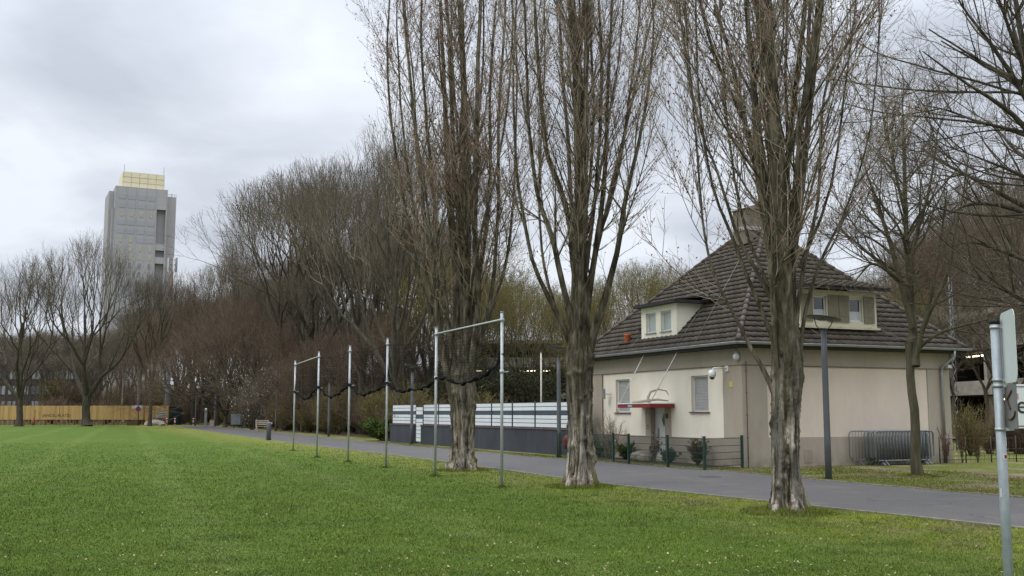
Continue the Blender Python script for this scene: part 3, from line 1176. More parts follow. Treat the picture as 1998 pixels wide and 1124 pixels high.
# variants of the tall trees in the wood and on the field's far edge (nominal height 20 m)
VA = fork_tree(1, 20, 4.5, .42, 5, 26, 9, .83, 21, 5000, .011, kids=2.08)
VB = fork_tree(2, 20, 5.5, .40, 5, 22, 9, .83, 20, 5000, .011, kids=2.08)
VC = fork_tree(3, 20, 3.6, .50, 5, 36, 9, .83, 22, 4200, .009, up=.07, kids=2.12)
VC2 = fork_tree(13, 20, 3.4, .56, 4, 38, 9, .83, 22, 4200, .009, up=.07, kids=2.15)
VD = fork_tree(4, 20, 9.0, .19, 4, 16, 7, .80, 20, 4200, .013, lean=.08)
VG = fork_tree(5, 20, 4.5, .30, 6, 30, 8, .82, 23, 6000, .010, bark=M['young_bark'], twig=M['lime_twig_green'], leaf=(M['bud_leaf'], .10), nleaf=15000)
VR = fork_tree(6, 20, 2.2, .34, 7, 44, 9, .82, 25, 9000, .013, up=.03, kids=2.2, twig=M['red_twig'])
VP = bare_tree('pale', 7, 20, 10.0, .16, 4, 14, .5, M['pale_bark'], M['lime_twig'], (40, 300, 1500, 4500), .015, lean=.06)


def tree_at(v, name, label, px, Y, top_py, rz, wid=1.0, group=None, cat='tree'):
    """a tree whose foot stands Y metres out and whose tip reaches the height seen in the photo"""
    p = atY(px, 805, Y)
    h = atY(px, top_py, Y)[2]
    s = h / v[3]
    return place_tree(v, name, label, (p[0], p[1], 0), rz, (s * wid, s * wid, s), group, cat)


# the row of big trees on the wood side of the path
ROW = 'large bare trees along the far side of the path'
tree_at(VC, 'linden_tree', 'broad pale-barked bare tree beside the left end of the white fence', 774, 66, 225, .4, .6, ROW)
tree_at(VA, 'linden_tree', 'bare tree in the path row, just left of the pale tree by the fence end', 706, 84, 265, 1.2, .75, ROW)
tree_at(VA, 'linden_tree', 'tall bare tree of the path row behind the second net pole', 611, 100, 318, 2.5, 1.0, ROW)
tree_at(VB, 'linden_tree', 'tall domed bare tree of the path row, behind the short dark pillar', 556, 112, 338, 2.3, .72, ROW)
tree_at(VA, 'linden_tree', 'bare tree of the path row behind the grey litter bin', 486, 124, 455, 4.4, .7, ROW)
tree_at(VB, 'linden_tree', 'bare tree of the path row next to the white-topped post', 422, 138, 500, 3.3, .75, ROW)
tree_at(VA, 'linden_tree', 'bare tree of the path row nearest the dark green container', 376, 150, 540, 5.4, .7, ROW)
# behind that row
BK = 'bare trees standing deeper in the wood'
bk = 'dark bare tree deeper in the wood behind the path row'
spots = [(655, 128, 440, VB), (570, 140, 480, VA), (500, 150, 530, VB), (440, 168, 570, VA), (395, 172, 580, VB), (355, 180, 600, VA),
         (745, 100, 400, VB), (800, 96, 400, VB), (835, 82, 420, VA), (620, 160, 500, VD), (530, 170, 540, VD), (590, 92, 520, VD), (728, 86, 480, VD),
         (680, 95, 470, VD), (560, 118, 540, VD), (790, 80, 460, VD), (655, 110, 500, VD), (480, 190, 570, VA), (410, 200, 600, VB), (500, 128, 560, VD), (450, 140, 590, VD), (735, 118, 480, VD)]
for i, (px, Y, ty, v) in enumerate(spots):
    tree_at(v, 'woodland_tree', bk, px, Y, ty, i * 1.7, .75, BK)
# low red-brown hornbeams at the wood's edge
HB = 'low red-brown hornbeams at the edge of the wood'
for i, (px, Y, ty) in enumerate([(440, 124, 600), (480, 118, 580), (520, 110, 620), (385, 160, 590), (425, 150, 565), (465, 145, 550),
                                 (600, 98, 660), (660, 92, 650), (560, 130, 560), (720, 96, 600), (800, 82, 600), (640, 140, 560), (760, 110, 580)]):
    tree_at(VR, 'hornbeam_tree', 'low dense red-brown hornbeam at the edge of the wood', px, Y, ty, i * 2.1, .95, HB)

# far left: three trees on the field edge in front of the board fence
FL = 'bare trees standing in front of the board fence'
tree_at(VC, 'plane_tree', 'wide forked bare tree at the left edge before the board fence', 38, 131, 508, 0.6, .85, FL)
tree_at(VC2, 'plane_tree', 'thickest forked bare tree before the board fence, in front of the tower', 170, 133, 462, 3.6, .8, FL)
tree_at(VB, 'plane_tree', 'narrower upright bare tree before the right end of the board fence', 293, 133, 528, 1.6, .62, FL)
# wood behind the board fence
for i, (px, Y, ty) in enumerate([(10, 190, 650), (60, 175, 655), (105, 200, 650), (140, 180, 660), (205, 172, 655), (250, 190, 640), (275, 176, 600), (320, 182, 600), (345, 165, 580), (225, 215, 640),
                                 (85, 225, 650), (-25, 180, 640), (30, 215, 650), (160, 220, 650), (190, 200, 650), (300, 210, 590), (125, 165, 690), (45, 165, 700), (230, 168, 640), (265, 165, 660), (185, 240, 640), (120, 240, 640), (20, 172, 690), (75, 190, 670), (95, 178, 680), (150, 196, 660), (0, 205, 660), (112, 210, 650), (135, 188, 700), (50, 230, 640), (285, 195, 600), (215, 185, 650), (175, 168, 680)]):
    tree_at((VD, VD, VA)[i % 3] if px > 150 else VD, 'thicket_tree', 'slender bare tree in the thicket behind the board fence', px, Y, ty, i * 1.3, (1.0, 1.2, .9)[i % 3], 'slender trees behind the board fence')
tree_at(VP, 'birch_tree', 'pale forked trunk rising behind the board fence beneath the tower', 237, 158, 610, 2.2, .8, 'pale slender birches behind the board fence')
tree_at(VP, 'birch_tree', 'thin pale trunk behind the white banner on the board fence', 267, 160, 625, 4.2, .6, 'pale slender birches behind the board fence')

# budding trees behind the white fence and the house
BG = 'budding trees behind the white fence'
for i, (px, Y, ty, wd) in enumerate([(1225, 62, 520, .8), (1300, 70, 512, .8), (1010, 74, 560, .9), (940, 86, 540, .9), (1075, 82, 560, .9), (880, 76, 500, .9), (1160, 80, 560, .9),
                                     (980, 96, 520, .9), (1120, 98, 580, .9), (860, 95, 430, .9)]):
    tree_at(VG, 'budding_tree', 'tree with yellow-green opening buds behind the white fence' if i > 1 else ('tree with yellowish buds just left of the house roof', 'tree with yellowish buds showing above the left slope of the house roof')[i],
            px, Y, ty, i * 1.9, wd, BG)
# right of the house
RB = 'brown bare trees behind the house'
for i, (px, Y, ty, v, wd) in enumerate([(1760, 68, 560, VG, .9), (1825, 74, 500, VR, .8), (1900, 78, 430, VA, .9), (1975, 72, 370, VR, .8), (2040, 56, 300, VA, .9), (1700, 75, 540, VG, .9), (1930, 85, 400, VA, 1),
                                        (1860, 90, 440, VA, 1), (2000, 84, 390, VB, 1), (2080, 70, 330, VR, 1), (1790, 95, 530, VR, .9)]):
    tree_at(v, 'wood_tree', 'brown bare tree in the mass behind the parking deck', px, Y, ty, i * 2.3, wd, RB)


for i, (px, Y, ty) in enumerate(((1868, 50, 640), (1925, 49, 600), (1985, 47, 610), (1950, 54, 560))):
    tree_at(VD, 'deck_tree', ('slim bare tree at the near corner of the parking deck', 'slim bare tree before the deck, left of the sign post', 'slim bare tree before the deck at the right edge', 'taller slim bare tree before the parking deck')[i], px, Y, ty, i * 2.0, 1.7, 'slim bare trees before the parking deck')


# ------------------------------------------------------------------ two trees built limb by limb
def limb_set(base, limbs_px, r, spreadY=1.2, ext=0):
    Y0 = base[1]
    mpp = Y0 / FPX
    P, R, L = [], [], []
    for lb in limbs_px:
        dm = r.uniform(-spreadY, spreadY)
        y0 = lb[0][1]
        pts = [atY(px, py, Y0 + dm * min(1, abs(y0 - py) / 300 + .3 * k / len(lb))) - base for k, (px, py, wd) in enumerate(lb)]
        a, b, c = resample(pts, [wd * mpp / 2 for _, _, wd in lb], 14)
        P.append(a)
        R.append(np.maximum(b, .008))
        L.append(c)
    return np.array(P), np.array(R), np.array(L)


rr_ = np.random.default_rng(77)
lim = limb_set(TR, [
    [(1786, 715, 19), (1778, 600, 16), (1774, 540, 13), (1768, 460, 11), (1766, 380, 9), (1764, 300, 7), (1762, 230, 4), (1760, 180, 2)],
    [(1781, 640, 13), (1760, 560, 12), (1745, 500, 10), (1733, 460, 8), (1712, 400, 6), (1695, 350, 4), (1680, 300, 2)],
    [(1786, 705, 11), (1800, 640, 9), (1815, 600, 9), (1840, 560, 8), (1855, 520, 7), (1862, 460, 5), (1880, 380, 3), (1890, 300, 2)],
    [(1778, 580, 9), (1778, 500, 8), (1790, 450, 7), (1810, 390, 5), (1822, 320, 4), (1830, 250, 2)],
    [(1775, 560, 8), (1735, 530, 6), (1700, 510, 5), (1675, 540, 3), (1660, 560, 2)],
    [(1794, 680, 7), (1820, 655, 6), (1860, 640, 5), (1900, 630, 4), (1940, 620, 3), (1970, 600, 2)],
    [(1745, 500, 7), (1722, 480, 5), (1700, 465, 4), (1676, 455, 3), (1655, 420, 2)],
    [(1766, 420, 6), (1750, 350, 5), (1738, 290, 4), (1725, 230, 2)],
    [(1800, 640, 7), (1818, 580, 6), (1828, 520, 5), (1840, 440, 4), (1848, 370, 2)],
    [(1768, 470, 6), (1800, 420, 4), (1850, 400, 3), (1890, 390, 2)],
], rr_, 1.6)
vt = bare_tree('young', 9, 10.5, 3.6, .125, 0, 0, 0, M['young_bark'], M['lime_twig'], (70, 420, 1900, 6500), .0045, limbs=lim)
place_tree(vt, 'verge_tree', 'young bare tree on the verge in front of the stacked barriers', tuple(TR))

BT = np.array([13.6, 24.0, 0])
lim = limb_set(BT, [
    [(2130, 700, 40), (2110, 560, 32), (2080, 420, 26), (2050, 280, 20), (2010, 150, 15), (1985, 40, 11), (1975, -60, 8)],
    [(2090, 470, 18), (2040, 430, 14), (1990, 410, 11), (1930, 395, 8), (1880, 400, 5), (1850, 420, 3)],
    [(2060, 330, 16), (2010, 260, 12), (1970, 215, 9), (1930, 190, 7), (1880, 160, 5), (1840, 130, 4), (1800, 100, 2)],
    [(2040, 260, 14), (1990, 170, 11), (1950, 110, 8), (1915, 60, 6), (1880, 20, 4), (1850, -40, 3)],
    [(2020, 270, 10), (1960, 250, 7), (1900, 235, 5), (1850, 215, 4), (1800, 205, 2)],
    [(2100, 520, 14), (2040, 520, 11), (1980, 500, 8), (1930, 480, 6), (1890, 470, 4), (1860, 480, 2)],
    [(2110, 580, 12), (2060, 600, 9), (2000, 590, 7), (1950, 560, 5), (1900, 540, 3)],
    [(2000, 140, 9), (1970, 60, 7), (1950, 0, 5), (1920, -60, 4)],
    [(2080, 400, 12), (2030, 360, 9), (1990, 340, 7), (1940, 320, 5), (1890, 300, 3), (1860, 290, 2)],
    [(2120, 640, 26), (2160, 500, 18), (2190, 350, 14), (2210, 200, 10), (2220, 50, 7)],
], rr_, 1.8)
vt = bare_tree('right', 12, 14, 3.0, .30, 0, 0, 0, M['lime_bark'], M['lime_twig'], (95, 520, 2400, 8500), .0042, limbs=lim)
place_tree(vt, 'ash_tree', 'large bare tree whose branches reach in from the right edge', tuple(BT))


# ------------------------------------------------------------------ shrubs and plants
def shrub_mesh(seed, H, Rr, n, stems, bark, twig, rmin=.004, leaf=None, nleaf=0, up=.5):
    r = np.random.default_rng(seed)
    m = 6
    P = np.zeros((stems, m, 3))
    an = r.random(stems) * 6.28
    d = np.stack([np.cos(an), np.sin(an), np.zeros(stems)], 1) * (Rr / H * r.uniform(.2, 1.1, stems))[:, None] + np.array([0, 0, 1])
    d /= np.linalg.norm(d, axis=1, keepdims=True)
    p = np.stack([np.cos(an), np.sin(an), np.zeros(stems)], 1) * Rr * .15 * r.random(stems)[:, None]
    P[:, 0] = p
    ln = H * r.uniform(.5, .95, stems)
    for k in range(1, m):
        d = d + r.normal(0, .08, (stems, 3)) + np.array([0, 0, .04])
        d /= np.linalg.norm(d, axis=1, keepdims=True)
        p = p + d * (ln / (m - 1))[:, None]
        P[:, k] = p
    R = np.linspace(1, .4, m)[None] * r.uniform(.6, 1, stems)[:, None] * max(rmin * 2.5, H * .008)
    A, B = Acc(), Acc()
    A.add(P, R, 6, r)
    P2, R2, L2 = grow(r, P, R, ln, n // 5, 35, 12, lambda l, t, u: H * (.12 + .3 * u), 5, up, .1, .6, rmin * 1.2, .1, 1.)
    P3, R3, L3 = grow(r, P2, R2, L2, n, 40, 14, lambda l, t, u: H * (.05 + .13 * u), 4, up, .1, .7, rmin, .1, 1.)
    B.add(P2, R2, 4, r)
    B.add(P3, R3, 3, r)
    lf = None
    if leaf is not None:
        V, F, rn = flags(r, np.concatenate([P3]), nleaf, leaf[1])
        lf = np_mesh('leaves', V, F, leaf[0], rn)
    return A.mesh('stems', bark, True), B.mesh('twigs', twig), lf


def place_shrub(me, name, label, loc, sc=1., rz=0, group=None, cat='shrub'):
    root = thing(name, label, cat, loc, rz, group)
    root.scale = sc if hasattr(sc, '__len__') else (sc,) * 3
    link('stems', me[0], root)
    link('twigs', me[1], root)
    if me[2] is not None:
        link('leaves', me[2], root)
    return root


GREEN = mat_twig('shrub leaf', (.03, .06, .012), (.085, .13, .03))
GREY = mat_twig('lavender leaf', (.08, .10, .07), (.17, .19, .14))
REDB = mat_twig('dry red leaf', (.08, .035, .02), (.16, .08, .05))
WHITE = mat_twig('white blossom', (.55, .52, .45), (.8, .78, .72))
SB = shrub_mesh(21, 3.4, 2.2, 3200, 34, M['lime_bark'], M['red_twig'], .009)
SBg = shrub_mesh(25, 3.4, 2.2, 2600, 34, M['lime_bark'], M['lime_twig_green'], .009, (M['bud_leaf'], .07), 1500)
UG = 'twiggy brown undergrowth along the edge of the wood'
k = 0
for i in range(30):
    t = i / 29
    Y = 62 + 85 * t
    xe = np.interp(Y, [57.7, 87.5, 135, 150], [-4.2, -17.2, -37, -43])
    for j in range(2):
        X = xe + 2.2 + 3.8 * j + random.uniform(-1, 1)
        place_shrub((SB, SBg, SBg)[(i + j) % 3], 'undergrowth_shrub', 'twiggy brown shrub in the undergrowth at the edge of the wood', (X, Y + random.uniform(-1, 1), 0),
                    (random.uniform(.8, 1.3),) * 2 + (random.uniform(.5, 1.0),), random.uniform(0, 6), UG)
for i in range(14):
    X = -75 + i * 2.6
    place_shrub(SB, 'undergrowth_shrub', 'twiggy brown shrub behind the board fence', (X, 156 + random.uniform(-3, 6), 0), random.uniform(.7, 1.1), i, 'brown shrubs behind the board fence')
for i in range(26):
    X = -78 + i * 2.0 + random.uniform(-.6, .6)
    place_shrub((SB, SBg)[i % 2], 'undergrowth_shrub', 'tall twiggy shrub in the thicket well behind the board fence', (X, 182 + random.uniform(-6, 14), 0), random.uniform(1.6, 2.3), i, 'tall shrubs in the thicket behind the board fence')
for i in range(51):
    px, Y = 345 + (i % 17) * 30 + random.uniform(-8, 8), (120, 150, 178)[i // 17] + random.uniform(-5, 12) - (i % 17) * 1.6
    p_ = atY(px, 805, Y)
    if p_[0] < np.interp(Y, [q[1] for q in PF] + [175], [q[0] for q in PF] + [-52]) + 7:
        continue
    place_shrub((SB, SBg)[i % 2], 'undergrowth_shrub', 'tall dark shrub deep in the wood behind the path row', (p_[0], p_[1], 0), random.uniform(1.3, 2.0), i, 'tall dark shrubs deep in the wood')
g = G(742, 862)
EV = shrub_mesh(33, 1.3, 1.5, 1500, 26, M['lime_bark'], M['lime_twig_green'], .006, (GREEN, .10), 9000)
place_shrub(EV, 'evergreen_bush', 'spreading green bush at the path edge left of the white fence', (g[0], g[1] + 1.6, 0), (1.35, 1.2, 1.0))
g = atY(492, 838, 104)
WB = shrub_mesh(34, 5.5, 2.0, 1200, 12, M['lime_bark'], M['lime_twig'], .01, (WHITE, .10), 700)
place_shrub(WB, 'blossoming_shrub', 'thin shrub with scattered white blossom behind the bench', (g[0], g[1], 0), 1.0)
for i in range(12):
    place_shrub(SB if i % 3 else SBg, 'deck_shrub', 'brown twiggy shrub before the parking deck right of the house', (18.5 + i * 1.25 + random.uniform(-.4, .4), 45 + random.uniform(-3, 4) - i * .25, 0), random.uniform(.35, .7), i, 'brown shrubs before the parking deck')


# ================================================================== HOUSE
TH = math.atan2(.4027, .9153)
HC = np.array([7.18, 32.92, 0])
bv = np.array([math.cos(TH), math.sin(TH), 0])
av = np.array([-math.sin(TH), math.cos(TH), 0])
house = thing('house', 'small cream house with a steep dark tiled hipped roof', 'house', tuple(HC), TH)
HX, HY, HZ = 8.6, 10.0, 3.72


def stucco(name, c, c2):
    m = NT(name, .9, .15)
    f = m.noise(1.1, m.coords((1, 1, .35)), 5, .65)
    f2 = m.noise(5, m.coords((1, 1, .25), loc=(3, 1, 7)), 4, .6)
    a = m.ramp(f, (.3, c2 + (1,)), (.62, c + (1,)))
    a = m.mix(m.ramp(f2, (.55, 0.), (.8, .25)), a, tuple(x * .72 for x in c2) + (1,))
    z = m.xyz()[2]
    dirt = m.math('SUBTRACT', 1.0, m.math('MULTIPLY', z, 2.2), True)
    a = m.mix(m.math('MULTIPLY', dirt, m.ramp(m.noise(3, None, 4), (.4, .1), (.65, .6))), a, (.16, .14, .10, 1))
    m.bump(m.noise(90, None, 3), .25, .01)
    return m.color(a)


CREAM = stucco('cream render', (.82, .76, .64), (.74, .68, .56))
PINKISH = stucco('pinkish cream render', (.72, .61, .51), (.65, .545, .45))
TAUPE = stucco('taupe render', (.41, .355, .285), (.35, .30, .24))
TAUPE2 = stucco('taupe plinth render', (.42, .36, .295), (.35, .30, .245))
WHITEP = simple('white painted plastic', (.72, .72, .70), (.62, .62, .60), 2, .4, .5)
DARK = simple('dark grey timber', (.035, .032, .03), (.02, .019, .018), 3, .7)
REDP = simple('red painted edge', (.30, .018, .022), (.22, .015, .018), 2, .5, .4)
SHUT = simple('grey roller shutter', (.42, .41, .40), (.34, .335, .33), 4, .5, .4)
SILL = simple('reddish sill tile', (.16, .055, .045), (.11, .04, .035), 4, .5)
GLASS = simple('dark window glass', (.02, .024, .026), (.012, .013, .014), 1, .06, .9)
CURT = simple('grey green drawn blind', (.40, .45, .42), (.30, .34, .32), .8, .35, .6)
LACE = simple('lace curtain', (.62, .63, .65), (.35, .36, .38), 40, .9)
ZINC = simple('weathered zinc', (.42, .43, .44), (.28, .29, .30), 5, .45, .5, .4)
GALV = simple('galvanised steel', (.46, .48, .485), (.34, .36, .365), 9, .5, .5, .15)
OLIVE = simple('taupe shutter paint', (.21, .19, .125), (.16, .145, .10), 3, .7)
ANTH = simple('anthracite paint', (.075, .08, .085), (.05, .053, .058), 2.5, .55, .4)
IRON = simple('dark green coated steel', (.010, .045, .030), (.006, .028, .020), 4, .45, .5)
BLACK = simple('black rubber', (.012, .012, .012), None, 3, .6)
STONE = simple('pale boulder', (.38, .33, .27), (.20, .17, .14), 6, .9, bump=.6)
SOIL = simple('bed soil', (.075, .055, .035), (.03, .022, .014), 5, .95, bump=.8)


def wall_x(mb, x, y0, y1, z0, z1, holes, depth):
    """wall lying in the plane x, facing -x, with holes (ya, yb, za, zb) and reveals going inwards"""
    ys = sorted({y0, y1, *[h[0] for h in holes], *[h[1] for h in holes]})
    zs = sorted({z0, z1, *[h[2] for h in holes], *[h[3] for h in holes]})
    for i in range(len(ys) - 1):
        for j in range(len(zs) - 1):
            cy_, cz_ = (ys[i] + ys[i + 1]) / 2, (zs[j] + zs[j + 1]) / 2
            if any(h[0] < cy_ < h[1] and h[2] < cz_ < h[3] for h in holes):
                continue
            mb.poly([(x, ys[i + 1], zs[j]), (x, ys[i], zs[j]), (x, ys[i], zs[j + 1]), (x, ys[i + 1], zs[j + 1])])
    for ya, yb, za, zb in holes:
        X = x + depth
        mb.poly([(x, ya, za), (X, ya, za), (X, ya, zb), (x, ya, zb)])
        mb.poly([(x, yb, zb), (X, yb, zb), (X, yb, za), (x, yb, za)])
        mb.poly([(x, ya, zb), (X, ya, zb), (X, yb, zb), (x, yb, zb)])
        mb.poly([(x, ya, za), (x, yb, za), (X, yb, za), (X, ya, za)])


# walls
W1 = (6.95, 8.0, 1.70, 2.94)
W2 = (1.85, 2.85, 1.72, 2.92)
DR = (4.50, 5.45, .0, 1.97)
mb = MB()
wall_x(mb, 0, 0, HY, 0, HZ, [W1, W2], .14)
# the door recess is deeper
mb2 = MB()
ys = [0, HY]
mb = MB()
wall_x(mb, 0, DR[1], HY, 0, HZ, [W1], .14)
wall_x(mb, 0, 0, DR[0], 0, HZ, [W2], .14)
wall_x(mb, 0, DR[0], DR[1], DR[3], HZ, [], .14)
mb.poly([(0, HY, 0), (0, HY, HZ), (HX, HY, HZ), (HX, HY, 0)])
mb.build('wall', CREAM, house)['label'] = 'cream wall facing the path'
mb = MB()
mb.poly([(0, 0, 0), (HX, 0, 0), (HX, 0, HZ), (0, 0, HZ)])
mb.poly([(HX, 0, 0), (HX, HY, 0), (HX, HY, HZ), (HX, 0, HZ)])
mb.build('wall', PINKISH, house)['label'] = 'blank pinkish cream end wall'
# taupe trim, 3 cm proud, butted
mb = MB()
p = .03
mb.box(-p, 0, 0, HY, 3.18, HZ)
mb.box(-p, 0, 0, .98, .87, 3.18)
mb.box(-p, 0, 9.05, HY, .87, 3.18)
mb.box(-p, 0, 5.45, 5.80, .87, 1.97)
mb.box(-p, 0, 4.12, 4.50, .87, 1.97)
mb.build('trim_band', TAUPE, house)
mb = MB()
mb.box(-p, HX + p, -p, 0, 3.18, HZ)
mb.box(-p, .93, -p, 0, .92, 3.18)
mb.box(7.62, HX + p, -p, 0, .92, 3.18)
mb.build('trim_band', TAUPE2, house)
mb = MB()
mb.box(-p - .012, HX + p + .012, -p - .012, 0, 3.165, 3.195)
mb.box(-p - .012, 0, .0, HY, 3.165, 3.195)
mb.build('string_course', simple('dark drip edge', (.20, .155, .12), None, 3), house)
mb = MB()
mb.box(-p, 0, 5.45, HY, 0, .87)
mb.box(-p, 0, 0, 4.50, 0, .87)
mb.box(-p, HX + p, -p, 0, 0, .92)
mb.build('plinth', TAUPE2, house)
mb = MB()
mb.box(-.045, -.03, 8.95, 8.98, 0, 3.16)
mb.build('expansion_joint', SILL, house)


# recessed entrance
RD = .22
mb = MB()
mb.poly([(0, DR[1], 0), (0, DR[1], DR[3]), (RD, DR[1], DR[3]), (RD, DR[1], 0)])
mb.poly([(0, DR[0], 0), (RD, DR[0], 0), (RD, DR[0], DR[3]), (0, DR[0], DR[3])])
mb.poly([(0, DR[0], DR[3]), (RD, DR[0], DR[3]), (RD, DR[1], DR[3]), (0, DR[1], DR[3])])
mb.box(0, RD, DR[0], DR[1], -.02, .06)
mb.build('entrance_reveal', TAUPE, house)
door = MB().box(RD - .05, RD, DR[0], DR[1], .06, DR[3]).build('door', WHITEP, house, bevel=.006)
mb = MB()
for a, b in ((DR[0] + .02, DR[0] + .07), (DR[1] - .10, DR[1] - .05)):
    mb.box(RD - .075, RD - .05, a, b, .08, DR[3] - .02)
mb.build('door_frame', WHITEP, door)
mb = MB()
yc, zc_ = 4.86, 1.45
mb.prism([(RD - .056, yc, zc_ - .24), (RD - .056, yc + .13, zc_), (RD - .056, yc, zc_ + .24), (RD - .056, yc - .13, zc_)], (-.012, 0, 0))
mb.build('door_pane', GLASS, door)
MB().tube([(RD - .09, 5.22, .95), (RD - .09, 5.22, 1.1)], .012).box(RD - .07, RD - .055, 5.18, 5.26, .88, 1.16).build('door_handle', ZINC, door)
MB().box(-.06, -.03, 4.26, 4.42, 1.5, 1.66).build('mailbox', IRON, house, bevel=.01)


def ground_window(h, parent):
    y0, y1, z0, z1 = h
    fr = MB()
    X = .14
    t = .06
    fr.box(X - .04, X, y0, y0 + t, z0, z1)
    fr.box(X - .04, X, y1 - t, y1, z0, z1)
    fr.box(X - .04, X, y0 + t, y1 - t, z1 - .05, z1)
    fr.box(X - .04, X, y0 + t, y1 - t, z0, z0 + .05)
    o = fr.build('window', WHITEP, parent)
    sh = MB()
    n = 22
    zz0 = z0 + .05
    st = (z1 - .05 - zz0) / n
    for k in range(n):
        a = zz0 + k * st
        X1 = X - .012
        sh.poly([(X1, y1 - t, a), (X1, y0 + t, a), (X1 - .012, y0 + t, a + st * .5), (X1 - .012, y1 - t, a + st * .5)])
        sh.poly([(X1 - .012, y1 - t, a + st * .5), (X1 - .012, y0 + t, a + st * .5), (X1, y0 + t, a + st), (X1, y1 - t, a + st)])
    sh.build('roller_shutter', SHUT, o)
    MB().box(-.06, .10, y0 - .08, y1 + .08, z0 - .035, z0).build('window_sill', SILL, o)
    fb = MB()
    for a, b, c, d in ((y0 - .1, y0, z0, z1 + .08), (y1, y1 + .1, z0, z1 + .08), (y0, y1, z1, z1 + .08)):
        pass
    return o


ground_window(W1, house)
ground_window(W2, house)
# cellar hatches, small notices, joint and pipes
MB().box(-.05, -.03, 2.0, 2.9, .22, .72).build('cellar_hatch', simple('beige metal hatch', (.33, .29, .20), None, 3, .6), house)
MB().box(2.3, 2.62, -.05, -.03, .12, .52).build('cellar_hatch', simple('beige steel hatch', (.36, .32, .24), None, 3, .6), house)
MB().box(-.045, -.03, .42, .62, 2.50, 2.68).build('notice_plate', simple('yellow plate', (.55, .50, .16), (.48, .44, .16), 20, .5), house)
mb = MB()
mb.box(-.040, -.03, 5.56, 5.72, 1.22, 1.24)
mb.box(-.040, -.03, 5.56, 5.72, 1.14, 1.16)
mb.build('name_plate', BLACK, house)
mb = MB().tube([(.13, -.055, 0), (.13, -.055, 3.3)], .012, 6)
for z in (.3, .9, 1.6, 2.3, 3.0):
    mb.tube([(.13, -.055, z), (.13, -.055, z + .04)], .022, 6)
mb.build('lightning_conductor', simple('brown coated rod', (.16, .10, .07), None, 3), house)

# canopy over the entrance
CX, C0, C1 = -1.01, 3.87, 6.07
can = MB().box(CX, -.03, C0, C1, 1.87, 1.99).build('canopy', REDP, house, bevel=.004)
MB().box(CX - .02, -.03, C0 - .02, C1 + .02, 1.992, 2.03).build('canopy_cap', WHITEP, can, bevel=.006)
MB().box(CX - .015, CX - .001, 5.05, 5.33, 1.89, 1.965).build('name_sign', simple('pale blue plate', (.42, .52, .58), (.30, .38, .45), 14, .4), can)
for yy, ye in ((C0 + .03, 2.86), (C1 - .06, 5.05)):
    mb = MB().tube([(CX + .04, yy, 2.03), (-.42, ye + .15, 3.74)], .013, 6)
    for t in (.3, .62):
        q = Vector((CX + .04, yy, 2.03)).lerp(Vector((-.42, ye + .15, 3.74)), t)
        q2 = Vector((CX + .04, yy, 2.03)).lerp(Vector((-.42, ye + .15, 3.74)), t + .03)
        mb.tube([q, q2], .022, 6)
    mb.build('tie_rod', WHITEP, can)
DRY = simple('bleached wood', (.44, .38, .27), (.28, .23, .16), 8)
br = thing('dry_branch', 'bleached bent branch lying on top of the red entrance canopy', 'branch', tuple(HC), TH)
mb = MB()
mb.tube([(-.95, 4.05, 2.04), (-.85, 4.25, 2.22), (-.7, 4.3, 2.42), (-.5, 4.1, 2.5), (-.35, 3.85, 2.44), (-.3, 3.8, 2.3)], [.05, .05, .04, .03, .02, .01], 7)
mb.tube([(-.9, 5.2, 2.05), (-.7, 4.7, 2.10), (-.5, 4.2, 2.15), (-.25, 3.9, 2.1)], [.04, .05, .04, .02], 7)
mb.build('stick', DRY, br)


# roof: rows of curved tiles laid as real steps
def tile_field(pts_fn, rows, expo, n_vec, up_vec, along, origin, seed):
    r = np.random.default_rng(seed)
    V, F, R = [], [], []
    o = 0
    n_vec, up_vec, along, origin = map(np.array, (n_vec, up_vec, along, origin))
    for k in range(rows):
        s0, s1 = k * expo, (k + 1) * expo
        a0, b0 = pts_fn(s0)
        a1, b1 = pts_fn(s1)
        if b0 - a0 < .05:
            break
        u0 = np.arange(math.floor(a0 / .05) * .05, b0 + .05, .05)
        lo = np.clip(u0, a0, b0)
        hi = np.clip(u0, a1, b1)
        ph = u0 / .30 * 2 * math.pi
        wave = .011 * np.cos(ph) + .005 * np.cos(2 * ph + .6)
        tile_id = np.floor(u0 / .30 + .5 * (k % 2)).astype(int)
        jit = np.array([((t * 7919 + k * 104729) % 97) / 97 for t in tile_id])
        lift0 = .048 + wave + .008 * jit
        lift1 = .014 + wave
        A = origin + along * lo[:, None] + up_vec * s0 + n_vec * lift0[:, None]
        B = origin + along * hi[:, None] + up_vec * s1 + n_vec * lift1[:, None]
        C = origin + along * lo[:, None] + up_vec * (s0 + .01) + n_vec * (.0)
        n = len(u0)
        V += [A, B, C]
        ia, ib, ic = o + np.arange(n), o + n + np.arange(n), o + 2 * n + np.arange(n)
        F.append(np.stack([ia[:-1], ia[1:], ib[1:], ib[:-1]], 1))
        F.append(np.stack([ic[:-1], ic[1:], ia[1:], ia[:-1]], 1))
        R.append(jit[:-1] * .8 + .2 * r.random(n - 1))
        R.append(np.zeros(n - 1))
        o += 3 * n
    return np.concatenate(V), np.concatenate(F), np.concatenate(R)


def mat_tiles():
    m = NT('brown roof tile', .75, .25)
    c = m.mix(m.attr(), (.038, .030, .022, 1), (.074, .059, .044, 1))
    f = m.noise(1.2, None, 5, .65)
    c = m.mix(m.ramp(f, (.5, 0.), (.72, .5)), c, (.075, .068, .045, 1))
    c = m.mix(m.ramp(m.noise(9, None, 4, .7), (.62, 0.), (.76, .4)), c, (.15, .13, .105, 1))
    return m.color(c)


